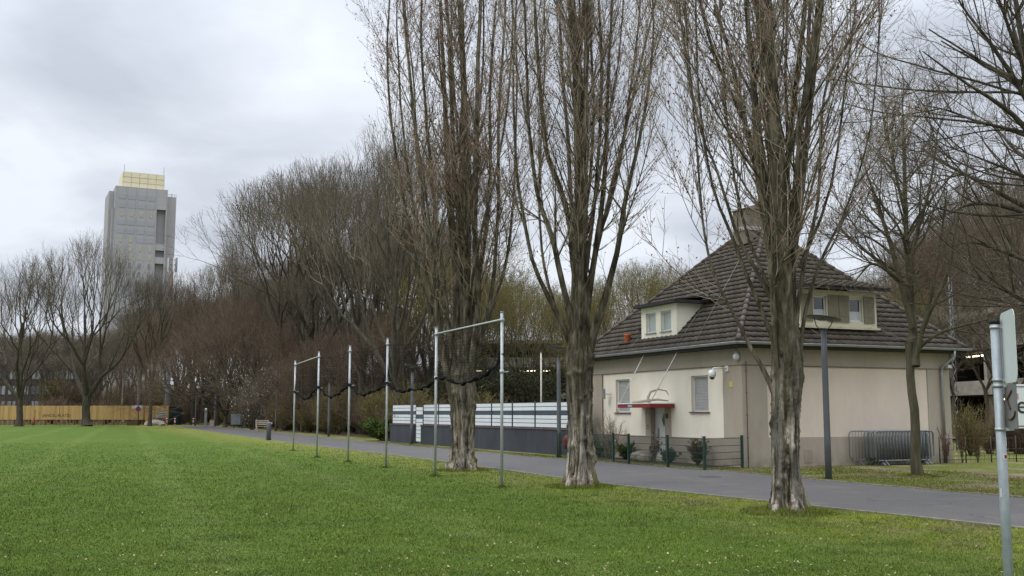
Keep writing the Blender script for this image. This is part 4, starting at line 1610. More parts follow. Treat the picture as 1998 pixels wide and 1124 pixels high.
TILE = mat_tiles()
OV = .45
EZ = 3.86
half = HX / 2 + OV
APEX = 8.50
rise = APEX - EZ
slope = math.hypot(half, rise)
ck, sk_ = half / slope, rise / slope
Lx, Ly = HX + 2 * OV, HY + 2 * OV
expo = .262
rows = int(slope / expo) + 1


def ext(total):
    def f(s):
        d = min(s * ck, half)
        return d, total - d
    return f


a_, f_, r_ = [], [], []
o_ = 0
for (org, al, up, nn, tot, sd_) in (
        ((-OV, -OV, EZ), (1, 0, 0), (0, ck, sk_), (0, -sk_, ck), Lx, 1),
        ((-OV, HY + OV, EZ), (0, -1, 0), (ck, 0, sk_), (-sk_, 0, ck), Ly, 2),
        ((HX + OV, -OV, EZ), (0, 1, 0), (-ck, 0, sk_), (sk_, 0, ck), Ly, 3),
        ((HX + OV, HY + OV, EZ), (-1, 0, 0), (0, -ck, sk_), (0, sk_, ck), Lx, 4)):
    v, f, r0 = tile_field(ext(tot), rows, expo, nn, up, al, org, sd_)
    a_.append(v)
    f_.append(f + o_)
    r_.append(r0)
    o_ += len(v)
roof = link('roof', np_mesh('roof', np.concatenate(a_), np.concatenate(f_), TILE, np.concatenate(r_)), house)
# hips and ridge of half-round tiles
mb = MB()
rp1, rp2 = (HX / 2, -OV + half, APEX), (HX / 2, HY + OV - half, APEX)
for A, B in (((-OV, -OV, EZ), rp1), ((HX + OV, -OV, EZ), rp1), ((-OV, HY + OV, EZ), rp2), ((HX + OV, HY + OV, EZ), rp2), (rp1, rp2)):
    A, B = Vector(A), Vector(B)
    L_ = (B - A).length
    n = max(2, int(L_ / .36))
    for k in range(n):
        q0 = A.lerp(B, k / n) + Vector((0, 0, .05))
        q1 = A.lerp(B, (k + 1.08) / n) + Vector((0, 0, .035))
        mb.tube([q0, q1], [.088, .078], 8)
mb.build('ridge_tiles', simple('ridge tile', (.10, .078, .065), (.05, .04, .034), 6), roof)
# eaves: soffit, fascia, gutter
mb = MB()
mb.box(-OV + .02, 0 - .03, -OV + .02, HY + OV - .02, HZ + .002, HZ + .03)
mb.box(-.03, HX + OV - .02, -OV + .02, -.03, HZ + .002, HZ + .03)
mb.box(HX, HX + OV - .02, -.03, HY + OV - .02, HZ + .002, HZ + .03)
mb.box(-.03, HX, HY, HY + OV - .02, HZ + .002, HZ + .03)
mb.build('soffit', DARK, house)
mb = MB()
mb.box(-OV, -OV + .02, -OV, HY + OV, HZ - .0, EZ + .02)
mb.box(-OV + .02, HX + OV - .02, -OV, -OV + .02, HZ - .0, EZ + .02)
mb.box(HX + OV - .02, HX + OV, -OV, HY + OV, HZ - .0, EZ + .02)
mb.box(-OV + .02, HX + OV - .02, HY + OV - .02, HY + OV, HZ, EZ + .02)
mb.build('fascia', DARK, house)


def gutter(mb, A, B, out_):
    A, B, out_ = Vector(A), Vector(B), Vector(out_)
    n = 8
    pr = []
    for k in range(n + 1):
        an = math.pi * k / n
        pr.append(out_ * (.065 - .065 * math.cos(an)) + Vector((0, 0, -.065 * math.sin(an))))
    for k in range(n):
        mb.poly([A + pr[k], B + pr[k], B + pr[k + 1], A + pr[k + 1]], True)
    for k in range(n):
        mb.poly([A + pr[k + 1] * .93, B + pr[k + 1] * .93, B + pr[k] * .93, A + pr[k] * .93], True)
    mb.tube([A + pr[-1] + Vector((0, 0, .004)), B + pr[-1] + Vector((0, 0, .004))], .011, 6)


GZ = EZ + .005
mb = MB()
gutter(mb, (-OV, -OV - .13, GZ), (-OV, HY + OV + .1, GZ), (-1, 0, 0))
gutter(mb, (-OV - .13, -OV, GZ), (HX + OV + .13, -OV, GZ), (0, -1, 0))
gutter(mb, (HX + OV, HY + OV, GZ), (HX + OV, -OV - .13, GZ), (1, 0, 0))
mb.build('gutter', ZINC, house)
MB().tube([(8.42, -OV - .06, 3.80), (8.42, -OV - .06, 3.6), (8.22, -.11, 3.25), (8.20, -.11, 3.0), (8.20, -.11, .95)], .045, 10).build('downpipe', ZINC, house)
MB().tube([(8.20, -.11, .95), (8.20, -.11, 0)], .05, 10).build('downpipe', simple('rusty standpipe', (.14, .10, .075), (.07, .05, .04), 6), house)
# chimney
BRK = NT('sooty chimney render', .95, .1)
f = BRK.noise(3, BRK.coords((1, 1, .5)), 5, .7)
BRK.bump(f, .5, .03)
CH = BRK.color(BRK.ramp(f, (.3, (.10, .085, .065, 1)), (.65, (.24, .205, .16, 1))))
chim = MB().box(3.55, 5.0, 4.35, 5.2, 7.9, 9.22).build('chimney', CH, roof, bevel=.02)
mb = MB()
n = 10
pts = [(3.49, 4.29, 9.22)] + [(3.49 + 1.57 * k / n, 4.29, 9.24 + .17 * math.sin(math.pi * k / n)) for k in range(n + 1)] + [(5.06, 4.29, 9.22)]
mb.prism(pts, (0, .97, 0))
mb.build('chimney_cap', CH, chim)
MB().box(3.51, 5.04, 4.31, 5.24, 8.42, 8.56).build('chimney_flashing', simple('flashing', (.40, .38, .35), (.25, .24, .22), 8), chim)


def roof_z_left(x):
    return EZ + (x + OV) * rise / half


# left dormer
DX, D0, D1, DZ0, DZ1 = .06, 3.76, 6.14, 4.33, 5.50
xe = (DZ1 - EZ) * half / rise - OV
dorm = MB()
hol = [(4.12, 4.80, 4.56, 5.28), (5.13, 5.81, 4.56, 5.28)]
wall_x(dorm, DX, D0, D1, DZ0, DZ1, hol, .13)
dorm.poly([(DX, D0, DZ0), (xe + .1, D0, DZ1), (DX, D0, DZ1)])
dorm.poly([(DX, D1, DZ0), (DX, D1, DZ1), (xe + .1, D1, DZ1)])
dorm = dorm.build('dormer', simple('cream dormer render', (.80, .75, .63), (.72, .67, .55), 1.5), roof)
mb = MB()
ex = .22
mb.prism([(DX - ex, D0 - ex, DZ1), (xe + .25, D0 - ex, DZ1), (xe + .25, D1 + ex, DZ1), (DX - ex, D1 + ex, DZ1)], (0, 0, .10))
mb.prism([(DX - ex + .08, D0 - ex, DZ1 + .103), (xe + .45, D0 - ex, DZ1 + .28), (xe + .45, D1 + ex, DZ1 + .28), (DX - ex + .08, D1 + ex, DZ1 + .103)], (0, 0, .03))
mb.build('dormer_roof', DARK, dorm)
for y0, y1, z0, z1 in hol:
    X = DX + .13
    mb = MB()
    t = .05
    mb.box(X - .05, X, y0, y0 + t, z0, z1).box(X - .05, X, y1 - t, y1, z0, z1).box(X - .05, X, y0 + t, y1 - t, z0, z0 + t).box(X - .05, X, y0 + t, y1 - t, z1 - t, z1)
    mb.build('window_frame', WHITEP, dorm)
    MB().box(X - .02, X - .012, y0 + t, y1 - t, z0 + t, z1 - t).build('window_pane', CURT, dorm)
    MB().box(DX - .05, X - .05, y0 - .04, y1 + .04, z0 - .03, z0).build('window_sill', ZINC, dorm)
MB().tube([(DX - .02, D0 - .03, DZ0 - .03), (xe + .1, D0 - .03, DZ1 - .02)], .03, 6).build('dormer_flashing', simple('cream flashing', (.55, .5, .4), None, 4), dorm)
# right dormer with shutters
E0, E1, EZ0, EZ1 = 2.36, 5.55, 4.50, 5.70
RY = .02
ye = (EZ1 - EZ) * half / rise - OV


def wall_y(mb, y, x0, x1, z0, z1, holes, depth):
    tmp = MB()
    wall_x(tmp, 0, x0, x1, z0, z1, holes, depth)
    i = len(mb.v)
    mb.v += [(b, y + a, c) for a, b, c in tmp.v]
    mb.f += [[i + k for k in q][::-1] for q in tmp.f]
    mb.sm += tmp.sm


hol = [(2.92, 3.44, 4.72, 5.50), (4.40, 4.94, 4.70, 5.48)]
mb = MB()
wall_y(mb, RY, E0, E1, EZ0, EZ1, hol, .12)
mb.poly([(E1, RY, EZ0), (E1, ye + .1, EZ1), (E1, RY, EZ1)])
mb.poly([(E0, RY, EZ0), (E0, RY, EZ1), (E0, ye + .1, EZ1)])
dor2 = mb.build('dormer', simple('pale dormer render', (.60, .54, .42), (.52, .47, .36), 1.5), roof)
MB().box(E0 - .06, E1 + .06, RY - .10, RY - .001, EZ0 - .07, EZ0 + .01).build('dormer_ledge', simple('cream ledge', (.55, .50, .36), None, 4), dor2)
mb = MB()
mb.prism([(E0 - .2, RY - .38, EZ1 + .0), (E1 + .3, RY - .38, EZ1 + .0), (E1 + .3, ye + .75, EZ1 + .42), (E0 - .2, ye + .75, EZ1 + .42)], (0, 0, .10))
mb.build('dormer_roof', DARK, dor2)
v, f, r0 = tile_field(lambda s: (0, E1 - E0 + .5), 6, .262, (0, -.26, .966), (0, .966, .26), (1, 0, 0), (E0 - .2, RY - .42, EZ1 + .09), 8)
link('dormer_tiles', np_mesh('dormer_tiles', v, f, TILE, r0), dor2)
for y0, y1, z0, z1 in hol:
    Y = RY + .12
    t = .045
    mb = MB()
    mb.box(y0, y0 + t, Y - .05, Y, z0, z1).box(y1 - t, y1, Y - .05, Y, z0, z1).box(y0 + t, y1 - t, Y - .05, Y, z0, z0 + t).box(y0 + t, y1 - t, Y - .05, Y, z1 - t, z1)
    mb.build('window_frame', WHITEP, dor2)
    MB().box(y0 + t, y1 - t, Y - .02, Y - .014, z0 + t + .3, z1 - t).build('window_pane', GLASS, dor2)
    MB().box(y0 + t, y1 - t, Y - .02, Y - .014, z0 + t, z0 + t + .3).build('lace_curtain', LACE, dor2)
for x0, x1 in ((2.40, 2.86), (3.50, 3.92), (3.94, 4.36), (4.99, 5.44)):
    mb = MB().box(x0, x1, RY - .035, RY - .004, 4.66, 5.55)
    for k in range(1, 4):
        xx = x0 + (x1 - x0) * k / 4
        mb.box(xx - .004, xx + .004, RY - .039, RY - .0352, 4.68, 5.53)
    for z in (4.85, 5.35):
        mb.box(x0 + .02, x1 - .02, RY - .046, RY - .040, z, z + .03)
    mb.build('shutter', OLIVE, dor2)
# little things on the roof
ot = simple('orange clay pipe', (.50, .11, .04), (.40, .09, .035), 5)
zl = roof_z_left(.0)
vp = MB()
vp.lathe([(.10, 4.30), (.115, 4.32), (.11, 4.55), (.125, 4.57), (.125, 4.62), (.09, 4.62)], 14, (.0, 7.05))
vp.build('vent_pipe', ot, roof)
mb = MB().box(-.16, .22, 6.75, 7.5, 4.27, 4.30)
mb.tube([(.0, 6.85, 4.28), (.0, 6.85, 4.1)], .03).tube([(.0, 7.3, 4.28), (.0, 7.3, 4.1)], .03)
mb.build('roof_step', ANTH, roof)
MB().box(.3, .6, 6.2, 6.95, 4.84, 4.87).build('roof_step', ANTH, roof)
MB().box(.95, 1.3, 2.9, 3.5, 5.60, 5.64).build('roof_step', ANTH, roof)
wire = simple('lightning wire', (.20, .19, .175), None, 3, .6, .3)
mb = MB()
for A, B in (((-OV, 1.9, 0), (2.9, 3.9, 0)), ((-OV, 6.3, 0), (.05, 6.3, 0)), ((-OV, 7.6, 0), (.25, 7.35, 0)), ((-OV, 3.0, 0), (1.2, 3.62, 0))):
    mb.tube([(A[0], A[1], roof_z_left(A[0]) + .11), (B[0], B[1], roof_z_left(B[0]) + .11)], .007, 5)
for A, B in (((3.1, -OV), (2.7, .0)), ((6.7, -OV), (5.5, .15))):
    mb.tube([(A[0], A[1], EZ + .12), (B[0], B[1], EZ + (B[1] + OV) * rise / half + .12)], .011, 5)
mb.build('lightning_wire', wire, roof)

# fittings on the walls
wh = simple('white camera housing', (.75, .75, .74), (.66, .66, .66), 4, .3, .5)
c1 = MB()
c1.tube([(-.04, .72, 3.09), (-.30, .78, 3.12), (-.46, .85, 3.10), (-.50, .88, 3.02)], .028, 8)
c1.lathe([(.03, 3.06), (.10, 3.03), (.125, 2.95), (.125, 2.86), (.09, 2.82), (.05, 2.80)], 16, (-.50, .88))
c1.box(-.07, -.03, .64, .80, 3.00, 3.18)
c1 = c1.build('security_camera', wh, house)
MB().lathe([(.085, 2.83), (.08, 2.79), (.05, 2.75), (.01, 2.735)], 14, (-.50, .88)).build('camera_dome', GLASS, c1)
lp = MB()
lp.lathe([(.03, 3.60), (.05, 3.56), (.09, 3.52), (.11, 3.45), (.10, 3.38), (.05, 3.33), (.01, 3.32)], 14, (-.12, .10))
lp.build('globe_light', wh, house)
MB().box(-.12, -.03, .07, .14, 3.44, 3.50).tube([(-.12, .10, 3.58), (-.12, .10, 3.72)], .008).build('light_bracket', ANTH, house)
MB().box(8.40, 8.56, -.22, -.09, 3.22, 3.32).tube([(8.48, -.1, 3.27), (8.48, -.03, 3.27)], .015).build('flood_light', wh, house)
mir = MB().box(-.30, -.27, 8.32, 8.56, 2.22, 2.60).build('wall_mirror', simple('dark grey mirror', (.18, .18, .18), None, 3, .3, .5), house, bevel=.01)
MB().tube([(-.03, 8.3, 2.4), (-.28, 8.38, 2.4)], .012).build('mirror_bracket', ZINC, mir)
# graffiti scrawl low on the end wall, rubbed out
# front garden
def loc_h(x, y, z=0):
    q = HC + bv * x + av * y
    return (q[0], q[1], z)


mb = MB()
q = [loc_h(-1.05, .05, .014), loc_h(-1.05, 4.35, .014), loc_h(-.035, 4.35, .014), loc_h(-.035, .05, .014)]
mb.poly(q[::-1])
mb.build('flower_bed', SOIL, kind='structure')
mb = MB()
q = [loc_h(-1.05, 5.5, .014), loc_h(-1.05, 9.9, .014), loc_h(-.035, 9.9, .014), loc_h(-.035, 5.5, .014)]
mb.poly(q[::-1])
mb.build('flower_bed', SOIL, kind='structure')
TWB = shrub_mesh(51, 1.5, .75, 900, 18, M['lime_bark'], M['poplar_twig'], .004)
place_shrub(TWB, 'bare_bush', 'bare twiggy bush left of the green garden gate', loc_h(-.62, 7.4), 1.0)
place_shrub(shrub_mesh(52, .5, .38, 700, 30, M['lime_bark'], GREY, .004, (GREY, .05), 3000), 'lavender_bush', 'grey-green lavender cushion by the house wall', loc_h(-.6, 3.35), 1.0)
place_shrub(shrub_mesh(53, .75, .34, 800, 30, M['lime_bark'], REDB, .004, (REDB, .04), 3600), 'heather_bush', 'upright reddish bush behind the right-hand garden fence panel', loc_h(-.55, 1.75), 1.0)
place_shrub(shrub_mesh(54, .55, .5, 700, 30, M['lime_bark'], GREY, .004, (GREEN, .05), 2600), 'garden_bush', 'dark green low bush behind the garden gate', loc_h(-.5, 6.45), 1.1)
place_shrub(shrub_mesh(55, .6, .6, 700, 26, M['lime_bark'], M['red_twig'], .005, (GREEN, .05), 1200), 'garden_bush', 'low brownish bush at the far end of the flower bed', loc_h(-.5, 8.6), 1.0)
place_shrub(shrub_mesh(56, .95, .22, 160, 5, M['young_bark'], M['poplar_twig'], .005, (REDB, .07), 260), 'rose_bush', 'thin rose stem with dry reddish heads near the door', loc_h(-.7, 4.15), 1.0)
r = np.random.default_rng(3)
for k, (x, y, s, lb) in enumerate(((-.75, 4.95, .26, 'pale rounded boulder left of the other before the door'), (-.8, 4.55, .20, 'smaller reddish boulder right before the door'))):
    mb = MB()
    pr = [(s * math.sin(a) * (1 + .1 * math.sin(3 * a)), s * .75 * (1 - math.cos(a)) - .03) for a in np.linspace(.15, 3.0, 9)]
    mb.lathe(pr, 14)
    o = mb.build('boulder', STONE, loc=loc_h(x, y), label=lb, cat='stone', group='stones before the door')
    for v_ in o.data.vertices:
        v_.co.x *= 1.4 + .15 * math.sin(7 * v_.co.z)
        v_.co.y *= .9

# ------------------------------------------------------------------ garden fence (green welded mesh)
GP = [G(1450, 913), G(1375, 918), G(1303, 912), G(1227, 906), G(1197, 903), G(1152, 898), G(1088, 893)]
GP[0] = np.array(loc_h(-.10, -.05))
names = ['green fence post at the house corner', 'green fence post nearest the path, before the reddish bush', 'green fence post in front of the door',
         'right-hand post of the green garden gate', 'left-hand post of the green garden gate', 'green fence post hidden behind the middle poplar', 'green fence post beside the lamp post']
GPG = 'green posts of the garden fence'
for k, (p_, nm) in enumerate(zip(GP, names)):
    big_ = .07 if k not in (6,) else .10
    o = thing('fence_post', nm, 'fence post', tuple(p_), TH, GPG)
    MB().box(-big_ / 2, big_ / 2, -big_ * .5, big_ * .5, 0, .98).build('post', IRON, o, bevel=.006)
    MB().box(-big_ / 2 - .004, big_ / 2 + .004, -big_ * .5 - .004, big_ * .5 + .004, .981, 1.0).build('post_cap', BLACK, o)
for k in (0, 1, 2, 4, 5):
    A, B = Vector(GP[k]), Vector(GP[k + 1])
    L_ = (B - A).length
    o = thing('wire_fence', ('green wire fence panel between the house corner and the nearest post', 'green wire fence panel before the reddish bush', 'green wire fence panel before the door', '', 'green wire fence panel left of the gate', 'green wire fence panel ending at the lamp post')[k], 'fence', tuple(A), math.atan2(B.y - A.y, B.x - A.x), 'wire panels of the garden fence')
    mb = MB()
    n = int(L_ / .05)
    for j in range(1, n):
        mb.box(j * L_ / n - .0035, j * L_ / n + .0035, -.0035, .0035, .08, .95)
    mb.build('vertical_wires', IRON, o)
    mb = MB()
    for z in (.10, .30, .50, .70, .92):
        for s_ in (-.006, .006):
            mb.box(.04, L_ - .04, s_ - .005, s_ + .005, z - .008, z + .008)
    mb.build('horizontal_wires', IRON, o)
A, B = Vector(GP[3]), Vector(GP[4])
o = thing('garden_gate', 'low green garden gate standing open between two posts', 'gate', tuple(A), math.atan2(B.y - A.y, B.x - A.x))
L_ = (B - A).length
MB().box(.05, L_ - .05, -.02, .02, .93, .97).box(.05, L_ - .05, -.02, .02, .05, .09).build('gate_frame', IRON, o)
MB().box(L_ - .12, L_ - .06, -.05, -.02, .72, .76).build('latch', ZINC, o)
# the red litter bin half hidden by the middle poplar
rb = thing('litter_bin', 'dark red rounded bin half hidden behind the middle poplar', 'bin', tuple(G(1110, 893) + np.array([0, .3, 0])))
MB().lathe([(.05, .28), (.16, .32), (.20, .45), (.21, .62), (.17, .78), (.08, .84)], 16).build('bin_body', REDP, rb)
MB().tube([(0, 0, 0), (0, 0, .3)], .03).build('bin_post', ANTH, rb)

# ================================================================== WALL WITH THE WHITE SCREEN FENCE
WA, WB_ = np.array([3.0, 41.0]), np.array([-6.9, 62.0])
wd_ = (WB_ - WA)
WL = float(np.linalg.norm(wd_))
wang = math.atan2(wd_[1], wd_[0])
GREYW = NT('dark painted concrete', .7, .3)
f = GREYW.noise(1.2, GREYW.coords((1, 1, .4)), 5, .7)
x_ = GREYW.xyz()[0]
GW = GREYW.color(GREYW.mix(GREYW.ramp(GREYW.noise(2.5, GREYW.coords((3, 1, .3)), 4), (.55, 0.), (.75, .4)), GREYW.ramp(f, (.3, (.028, .032, .040, 1)), (.7, (.050, .055, .066, 1))), (.085, .092, .105, 1)))
gap0, gap1 = 18.1, 19.3          # the narrow gate, measured along the wall
wl = thing('garden_wall', 'low dark grey wall with brown coping left of the house', 'wall', (WA[0], WA[1], 0), wang)
mb = MB().box(0, gap0, -.0, .24, 0, 1.0)
for k in range(1, 8):
    mb.box(k * 2.4 - .006, k * 2.4 + .006, -.0, .003, 0, 1.0)
mb.build('wall_section', GW, wl)
MB().box(gap1, WL, 0, .24, 0, 1.0).build('wall_section', GW, wl)
COP = simple('brown coping', (.13, .085, .075), (.08, .055, .05), 4)
MB().box(-.02, gap0 + .02, -.04, .28, 1.002, 1.05).build('coping', COP, wl)
MB().box(gap1 - .02, WL + .02, -.04, .28, 1.002, 1.05).build('coping', COP, wl)
MB().box(0, WL, -.10, -.045, 0, .05).build('kerb_stone', simple('pale kerb', (.33, .31, .27), (.2, .19, .15), 5), wl)
PVW = simple('white privacy strip', (.66, .69, .70), (.56, .60, .62), 1.5, .45, .4)
PVB = simple('dark blue privacy strip', (.045, .065, .085), (.035, .05, .07), 1.5, .45, .4)
DGR = simple('grey green wire', (.045, .06, .07), None, 4, .5)
npan = 8
seg = gap0 / npan


def screen(name, x0, x1, z0, z1, label, rows_):
    """panel of white strips woven through a grey wire grid; rows_ = strip rows bottom to top"""
    n_ = wd_ / WL
    o = thing(name, label, 'fence', (WA[0] + n_[0] * x0, WA[1] + n_[1] * x0, 0), wang, 'white screen panels on the dark wall')
    L_ = x1 - x0
    a, b = MB(), MB()
    h = (z1 - z0) / len(rows_)
    for k, c in enumerate(rows_):
        (a if c else b).box(.03, L_ - .03, .085, .095, z0 + k * h + .015, z0 + (k + 1) * h - .012)
    a.build('white_strips', PVW, o)
    if b.v:
        b.build('dark_strip', PVB, o)
    g_ = MB()
    n = max(3, int(L_ / .13))
    for j in range(n + 1):
        xx = .03 + (L_ - .06) * j / n
        g_.box(xx - .016, xx + .016, .072, .082, z0, z1)
    for k in range(len(rows_) + 1):
        g_.box(.02, L_ - .02, .066, .0715, z0 + k * h - .016, z0 + k * h + .016)
    g_.build('wire_grid', DGR, o)


lbs = ['first white screen panel left of the house', 'white screen panel second from the house', 'white screen panel third from the house, left of the middle poplar', 'white screen panel fourth from the house',
       'white screen panel directly right of the nearest net pole', 'white screen panel just right of the left-hand poplar trunk', 'white screen panel behind the left-hand poplar trunk', 'white screen panel next to the narrow gate']
for k in range(npan):
    screen('screen_fence', k * seg + .03, (k + 1) * seg - .03, 1.08, 2.12, lbs[k], [1, 1, 1, 0, 1, 1])
screen('screen_fence', gap1, WL, 1.08, 2.12, 'outermost left white screen panel on the dark wall', [1, 1, 1, 0, 1, 1])
screen('screen_gate', gap0 + .06, gap1 - .06, .12, 2.0, 'narrow gate with white strips in the dark wall', [1, 1, 1, 1, 1, 1, 0, 1, 1])
mb = MB()
n_ = wd_ / WL
for k in range(npan + 1):
    xx = k * seg
    o = thing('screen_post', 'dark slim post between two white screen panels', 'fence post', (WA[0] + n_[0] * xx, WA[1] + n_[1] * xx, 0), wang, 'dark posts of the white screen fence')
    MB().box(-.028, .028, .06, .12, 1.05, 2.2).build('post', DGR, o)
    MB().box(-.032, .032, .056, .124, 2.201, 2.215).build('post_cap', BLACK, o)

# flag pole behind the fence
fp = atY(1056, 800, 60)
o = thing('flag_pole', 'thin white pole standing behind the white fence', 'pole', (fp[0], fp[1], 0))
zt = atY(1055, 687, 60)[2]
MB().tube([(0, 0, 0), (0, 0, zt)], [.055, .045], 10).build('shaft', simple('off white pole', (.55, .53, .48), (.36, .30, .24), 3, .5), o)
MB().tube([(0, 0, zt), (0, 0, zt + .06)], .08, 10).build('cap', DGR, o)

# flat-topped yews behind the fence
for i, (px, Y) in enumerate(((1005, 68), (955, 70), (1060, 72), (905, 72))):
    p_ = atY(px, 805, Y)
    r = np.random.default_rng(60 + i)
    root = thing('yew_tree', ('dark spreading yew behind the white fence, right of the front net pole', 'dark spreading yew between the left poplar and the front net pole', 'dark spreading yew behind the thin white pole', 'dark spreading yew behind the left poplar')[i], 'tree', (p_[0], p_[1], 0), 0, 'dark yews behind the white fence')
    A_, B_ = Acc(), Acc()
    tr = np.zeros((3, 6, 3))
    for j in range(3):
        tr[j, :, 2] = np.linspace(0, 3.7, 6)
        tr[j, :, 0] = np.linspace(0, (j - 1) * 1.3, 6)
        tr[j, :, 1] = r.normal(0, .2) * np.linspace(0, 1, 6)
    rt = np.repeat(np.linspace(.17, .07, 6)[None], 3, 0)
    A_.add(tr, rt, 8, r)
    P2, R2, L2 = grow(r, tr, rt, np.ones(3), 60, 72, 10, lambda l, t, u: 1.2 + 1.4 * u, 7, .10, .05, .4, .02, .45, 1.)
    A_.add(P2, R2, 5, r)
    P3, R3, L3 = grow(r, P2, R2, L2, 800, 50, 15, lambda l, t, u: .4 + .5 * u, 4, 0, .08, .5, .006, .2, 1.)
    B_.add(P3, R3, 3, r)
    link('trunk', A_.mesh('trunk', M['lime_bark'], True), root)
    link('twigs', B_.mesh('twigs', M['lime_bark']), root)
    V, F, rn = flags(r, P3, 6500, .12)
    V[:, 2] = V[:, 2]
    link('foliage', np_mesh('foliage', V, F, M['yew'], rn), root)

# ================================================================== NET AND ITS POLES
NP = [G(*q) for q in ((572, 880), (618, 893), (679, 902), (753, 913), (849, 929), (979, 952))]
nl = ['galvanised net pole farthest down the path, leftmost of six', 'second net pole from the left, joined by a crossbar to the leftmost', 'third galvanised net pole from the left',
      'fourth net pole, where the black net is bunched up', 'fifth net pole from the left, standing before the left poplar', 'nearest and tallest looking net pole, rightmost of six']
for p_, lb in zip(NP, nl):
    o = thing('net_pole', lb, 'pole', tuple(p_), 0, 'galvanised poles holding the ball net')
    MB().tube([(0, 0, -.02), (0, 0, 4.0)], .034, 12).build('shaft', GALV, o)
    MB().tube([(0, 0, 3.80), (0, 0, 3.86)], .055, 12).tube([(0, 0, 2.60), (0, 0, 2.68)], .05, 12).tube([(.03, 0, 2.62), (.16, .02, 2.64)], .014, 6).build('clamp', GALV, o)
    MB().tube([(0, 0, 4.0), (0, 0, 4.03)], .042, 12).build('cap', simple('grey plastic cap', (.3, .31, .32), None, 3), o)
for a, b, lb in ((0, 1, 'steel crossbar joining the two farthest net poles'), (4, 5, 'steel crossbar joining the two nearest net poles')):
    A, B = Vector(NP[a]) + Vector((0, 0, 3.84)), Vector(NP[b]) + Vector((0, 0, 3.84))
    MB().tube([A + Vector((0, 0, 0)), B], .021, 10).build('crossbar', GALV, label=lb, cat='crossbar', group='crossbars of the net frame')


def net_top(k, t):
    return 3.80 - (.10 if k in (1, 2, 3) else .0) * math.sin(math.pi * t)


def net_bot(k, t):
    b = 2.62 - .32 * math.sin(math.pi * t) ** 1.0
    b += .05 * math.sin(t * 9 + k)
    if k == 4:
        b = 2.62 - .15 * math.sin(math.pi * t) + .05 * math.sin(t * 11) + 1.0 * max(0, t - .72) ** 2 * 6
    return b


NETM = simple('black twine', (.006, .006, .007), (.010, .010, .011), 4, .95, .05)
nb = thing('ball_net', 'sagging black ball net hung between the six galvanised poles', 'net', (0, 0, 0))
V, F = [], []
cell = .075


def strip_(a, b, wv):
    i = len(V)
    V.extend([a - wv, a + wv, b + wv, b - wv])
    F.append((i, i + 1, i + 2, i + 3))


rope = MB()
cable = MB()
for k in range(5):
    A, B = NP[k], NP[k + 1]
    d = B - A
    L_ = np.linalg.norm(d)
    d = d / L_
    n = int(L_ / cell)
    perp = np.array([-d[1], d[0], 0])
    mrow = 18
    def Pt(t, v):
        zt_, zb_ = net_top(k, t), net_bot(k, t)
        bulge = .18 * math.sin(math.pi * v) * math.sin(math.pi * t) + .03 * math.sin(t * 23 + v * 5)
        v2 = v ** .85
        p = A + d * (t * L_ + .03 * math.sin(v * 9 + t * 17)) + perp * bulge
        return np.array([p[0], p[1], zt_ + (zb_ - zt_) * v2])
    grid = [[Pt(i / n, j / mrow) for j in range(mrow + 1)] for i in range(n + 1)]
    for i in range(n + 1):
        for j in range(mrow):
            strip_(grid[i][j], grid[i][j + 1], d * .0032)
    for j in range(mrow + 1):
        for i in range(n):
            strip_(grid[i][j], grid[i + 1][j], np.array([0, 0, .0032]))
    # bunched lower hem
    pts, rad = [], []
    m_ = int(L_ / .12)
    for i in range(m_ + 1):
        t = i / m_
        p = Pt(t, 1.0)
        p[2] += .02 * math.sin(i * 1.3)
        pts.append(p)
        rad.append(.036 + .016 * math.sin(i * .9 + k) + .010 * math.sin(i * 2.3))
    rope.tube(pts, rad, 7)
    cable.tube([A + np.array([0, 0, net_top(k, 0)]), A + d * L_ / 2 + np.array([0, 0, net_top(k, .5)]), B + np.array([0, 0, net_top(k, 1)])], .0035, 5)
# gathered bunches pulled up at the fourth pole and at the near pole
for c, s_, hh in ((3, -1, 3.35), (3, 1, 3.35), (5, -1, 3.5), (2, -1, 3.0), (0, 1, 3.3)):
    if not 0 <= c + s_ <= 5:
        continue
    A = NP[c]
    d = NP[c + s_] - A
    d = d / np.linalg.norm(d)
    for q in range(26):
        t = q / 25
        top_ = A + np.array([0, 0, hh])
        bot_ = A + d * (.06 + .95 * t) + np.array([0, 0, 2.6 - .2 * t])
        prev = top_
        for u in np.linspace(.2, 1, 5):
            cur = top_ * (1 - u) + bot_ * u
            cur = cur - d * .28 * math.sin(math.pi * u) * t
            strip_(prev, cur, np.array([d[0], d[1], 0]) * .006)
            prev = cur
link('mesh_net', np_mesh('mesh_net', np.array(V), np.array(F), NETM), nb)
rope.build('lower_hem', NETM, nb)
cable.build('top_cable', NETM, nb)


# ================================================================== LAMPS
def make_lamp():
    root = thing('street_lamp', 'x', 'street lamp', (0, 0, 0), 0, 'grey park lamps along the path')
    MB().tube([(0, 0, -.02), (0, 0, 1.0), (0, 0, 3.05), (0, 0, 3.85)], [.085, .082, .078, .072], 16).build('post', ANTHL, root)
    MB().tube([(-.045, 0, 3.80), (-.20, 0, 3.95), (-.26, 0, 4.16)], .013, 6).tube([(.045, 0, 3.80), (.20, 0, 3.95), (.26, 0, 4.07)], .013, 6).build('arms', ANTHL, root)
    mb = MB()
    mb.lathe([(.12, 4.105), (.30, 4.125), (.46, 4.15), (.465, 4.156), (.44, 4.162), (.15, 4.17), (.02, 4.172)], 20)
    o = mb.build('lamp_head', ANTHL, root)
    for v_ in o.data.vertices:
        v_.co.z += -.16 * v_.co.x
    MB().lathe([(.02, 4.075), (.10, 4.08), (.12, 4.10)], 14).build('lamp_glass', simple('frosted glass', (.5, .5, .48), None, 3, .3), root)
    return root


